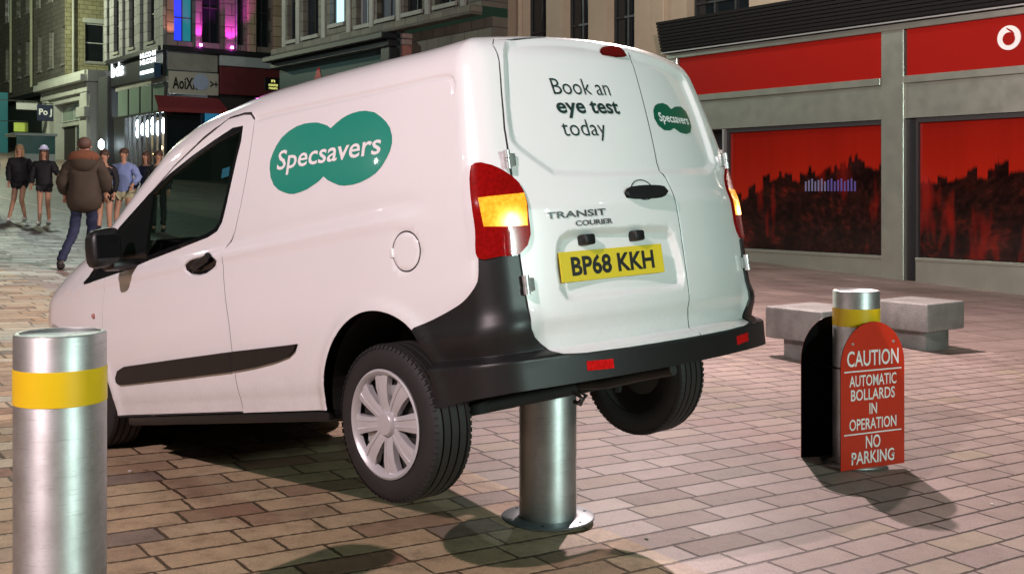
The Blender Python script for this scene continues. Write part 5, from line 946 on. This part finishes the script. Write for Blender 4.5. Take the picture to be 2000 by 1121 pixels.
def person(px_loc,face,H,label,legs,arms,top,topmat,leg,legmat,shoe,hair=None,hairmat=None,hood=False,bulk=1.,back=False,sleeves=True,topz=.47,group=None,hat=None,tilt=0.,long_hair=False,socks=None):
    """face = heading angle; local frame: x to the figure's right... y forward"""
    global hash_k;hash_k+=1;x,y=px_loc;k=H/1.72;e=empty('person',(x,y,ground_z(x,y)),face,label,'person',group);e.scale=(k,k,k)
    (lkx,lky,lax,lay),(rkx,rky,rax,ray)=legs      # knee y, ankle offsets
    J=[(0,0,.93,.13,.105),(0,0,1.08,.115,.09),(0,.01,1.25,.135,.10),(0,.01,1.38,.13,.085),(0,.015,1.455,.052),(0,.03,1.52,.048),(0,.035,1.60,.075,.088),(0,.03,1.67,.072,.085),
       (-.09,0,.88,.085),(-.10+lkx,lky,.49,.058),(-.10+lax,lay,.10,.038),(-.10+lax,lay+.11,.035,.034,.028),
       (.09,0,.88,.085),(.10+rkx,rky,.49,.058),(.10+rax,ray,.10,.038),(.10+rax,ray+.11,.035,.034,.028)]
    E=[(0,1),(1,2),(2,3),(3,4),(4,5),(5,6),(6,7),(0,8),(8,9),(9,10),(10,11),(0,12),(12,13),(13,14),(14,15)]
    for sgn,(ex,ey,ez,hx,hy,hz) in zip((-1,1),arms):
        n=len(J);J+=[(sgn*.17,.0,1.37,.055),(sgn*(.20+ex),ey,ez,.042),(sgn*(.20+hx),hy,hz,.028),(sgn*(.20+hx),hy+.05,hz-.07,.032,.02)];E+=[(3,n),(n,n+1),(n+1,n+2),(n+2,n+3)]
    bmat=M['skin'];bd=skin_mesh('body',J,E,bmat,e)
    # fingers, five each hand
    for a in range(2):
        fm=MB();b0=len(J)-8+4*a+3;h=Vector(J[b0][:3]);w_=Vector(J[b0-1][:3]);d=(h-w_).normalized();sd=d.cross(Vector((0,1,.01))).normalized()
        for i in range(4): s0=h+sd*(i-1.5)*.016;fm.tube([s0,s0+d*.035,s0+d*.055+Vector((0,.012,-.004))],[.0085,.008,.006],6)
        fm.tube([w_+sd*.02,w_+sd*.045+d*.03,w_+sd*.045+d*.055],[.010,.009,.007],6)
        fm.build('fingers',bmat,e,True)
    if not back:
        f=MB();
        for s in(-1,1): ell(f,Vector((s*.030,.113,1.625)),(.012,.008,.008),8,6)
        f.build('eyes',M['facedark'],e,True);f=MB();ell(f,Vector((0,.122,1.597)),(.013,.016,.022),8,6);f.build('nose',bmat,e,True);f=MB();ell(f,Vector((0,.112,1.560)),(.024,.008,.007),8,6);f.build('mouth',M['lips'],e,True)
    f=MB()
    for s in(-1,1): ell(f,Vector((s*.078,.03,1.61)),(.010,.02,.03),8,6)
    f.build('ears',bmat,e,True)
    if hair:
        f=MB();ell(f,Vector((0,.012,1.655)),(.092,.098,.088),18,12)
        if long_hair: ell(f,Vector((0,-.035,1.55)),(.098,.062,.17),16,12);ell(f,Vector((-.075,.02,1.50)),(.035,.045,.15),10,8);ell(f,Vector((.075,.02,1.50)),(.035,.045,.15),10,8)
        f.build('hair',hairmat,e,True)
    b=bulk
    tz=topz*1.72+.1 if topz>.6 else .93
    T_=[(0,0,topz if topz>.5 else .80,(.165 if topz<.6 else .185)*b,.14*b),(0,0,1.0,.155*b,.125*b),(0,.01,1.2,.165*b,.125*b),(0,.01,1.39,.15*b,.11*b),(0,.018,1.475,.07*b)]
    TE=[(0,1),(1,2),(2,3),(3,4)]
    for sgn,(ex,ey,ez,hx,hy,hz) in zip((-1,1),arms):
        n=len(T_);T_+=[(sgn*.175,.0,1.375,.078*b),(sgn*(.20+ex),ey,ez,.062*b),(sgn*(.20+hx),hy,hz+.01,.045*b)];TE+=[(3,n),(n,n+1),(n+1,n+2)]
    skin_mesh(top,T_,TE,topmat,e)
    if leg=='shorts':
        Q=[(0,0,.90,.15,.12),(-.095,0,.83,.098),(-.10+lkx*.3,lky*.35,.70,.092),(.095,0,.83,.098),(.10+rkx*.3,rky*.35,.70,.092)];QE=[(0,1),(1,2),(0,3),(3,4)]
    else:
        Q=[(0,0,.92,.11,.09),(-.09,0,.86,.085),(-.10+lkx,lky,.49,.072),(-.10+lax,lay,.12,.055),(.09,0,.86,.085),(.10+rkx,rky,.49,.072),(.10+rax,ray,.12,.055)];QE=[(0,1),(1,2),(2,3),(0,4),(4,5),(5,6)]
    skin_mesh('shorts' if leg=='shorts' else 'trousers',Q,QE,legmat,e)
    for ax,ay in ((-.10+lax,lay),(.10+rax,ray)):
        f=MB();ell(f,Vector((ax,ay+.06,.045)),(.048,.125,.045),14,8);ell(f,Vector((ax,ay-.01,.08)),(.045,.055,.055),12,8);f.build('shoe',shoe,e,True)
        if socks: f=MB();f.lathe([(.045,.08),(.05,.26)],12,loc=(ax,ay,0));f.build('sock',socks,e,True)
    if hood:
        f=MB();ell(f,Vector((0,-.06,1.47)),(.20,.13,.10),20,10);f.build('fur_hood',M['fur'],e,True)
        f=MB();ell(f,Vector((0,-.09,1.40)),(.17,.10,.14),16,10);f.build('hood',topmat,e,True)
    if hat: f=MB();ell(f,Vector((0,.02,1.70)),(.115,.115,.03),18,8);ell(f,Vector((0,.02,1.74)),(.08,.08,.05),14,8);f.build('hat',hat,e,True)
    return e
def gp_(px,py):
    u=(px-1000)/2200;v=(372-py)/2200;d=1.62/-(.062*u+v-.011)
    for _ in range(20): zg=ground_z(u*d,d);d=max(2,(1.62-zg)/-v) if v<-.004 else d
    return (u*d,d)
PI=math.pi
A0=((.03,.02,1.12,.02,.10,.88),(.03,.02,1.12,.02,.10,.88))
person((-10.86,24.85),PI+.15,1.67,'woman with long brown hair in black puffer jacket walking, leftmost of the pair',((.02,.16,.0,-.06),(.02,.02,.06,.24)),((.05,-.06,1.12,.07,-.12,.92),(.02,.0,1.12,.0,.08,.88)),'jacket',M['cloth_black'],'shorts',M['cloth_black'],M['shoe_w'],True,M['hair_blonde'],bulk=1.42,long_hair=True)
person((-10.05,24.2),PI+.1,1.64,'woman with pale hat and black jacket walking beside her friend',((.03,-.02,.08,-.30),(-.05,.14,-.06,.20)),((.08,.02,1.16,.16,.10,1.10),(.05,.02,1.12,.05,.08,.90)),'jacket',M['cloth_black'],'shorts',M['cloth_black'],M['shoe_w'],True,M['hair_brown'],bulk=1.3,long_hair=True,hat=M['headband'])
person((-5.98,15.75),.25,1.80,'man in olive parka with brown fur hood and jeans, seen from behind',((-.02,.02,-.14,-.46),(-.02,.14,.0,.20)),((.08,.0,1.12,.06,.10,.98),(.08,.02,1.12,.06,.10,.98)),'parka',M['jacket_olive'],'trousers',M['denim'],M['shoe_d'],True,simple('short_grey_brown_hair',(.085,.045,.03),.7,var=.4,scale=40),hood=True,bulk=1.52,back=True,topz=.70)
person((-7.66,21.2),PI,1.66,'woman with hair tied back half hidden behind the man in the parka',((0,.05,0,.0),(0,.0,0,.08)),A0,'top',M['cloth_black'],'shorts',M['cloth_black'],M['shoe_d'],True,M['hair_brown'],socks=M['cloth_black'])
person((-7.57,22.0),PI-.1,1.72,'person in pale blue sweatshirt and cream shorts walking',((0,.02,0,.0),(0,.12,0,.12)),((.10,.0,1.14,.02,.12,1.02),(.08,.0,1.14,.03,.12,.98)),'sweatshirt',M['hoodie'],'shorts',M['cream'],M['shoe_w'],True,M['hair_brown'],bulk=1.2)
person((-7.98,24.6),PI-.3,1.70,'person with long dark hair in a navy jacket beyond the pale sweatshirt',((0,0,0,0),(0,0,0,0)),A0,'jacket',M['navy'],'trousers',M['denim'],M['shoe_d'],True,M['hair_brown'],long_hair=True)
person((-7.50,23.9),PI+.2,1.72,'dark haired man in black jacket just left of the van windscreen',((0,0,0,0),(0,0,0,0)),A0,'jacket',M['cloth_black'],'trousers',M['cloth_black'],M['shoe_d'],True,M['hair_brown'],bulk=1.15)
person((-13.0,28.0),PI,1.68,'person in purple top at the far left edge',((0,0,0,0),(0,0,0,0)),A0,'top',M['purple'],'trousers',M['denim'],M['shoe_d'],True,M['hair_blonde'],bulk=1.2,long_hair=True)

# ---------------------------------------------------------------- small litter on the setts
for (x,y,lb) in ((.62,5.18,'tiny pale stone chip in the bollard shadow right of the flange'),(.17,4.60,'tiny pale stone chip in front of the raised bollard'),(-1.95,5.75,'tiny pale stone chip beside the left foreground bollard'),(2.62,6.15,'tiny pale scrap in the shadow of the caution sign')):
    bm=bmesh.new();bmesh.ops.create_icosphere(bm,subdivisions=1,radius=.011)
    for v in bm.verts: v.co=Vector((v.co.x*random.uniform(.7,1.5),v.co.y*random.uniform(.7,1.4),v.co.z*.55))
    me=bpy.data.meshes.new('stone_chip');bm.to_mesh(me);bm.free();me.materials.append(simple('pale_chip',(.55,.5,.45),.8));o_=bpy.data.objects.new('stone_chip',me);C.objects.link(o_);o_.location=(x,y,ground_z(x,y)+.005);tag(o_,lb,'stone chip','stone chips scattered on the setts')
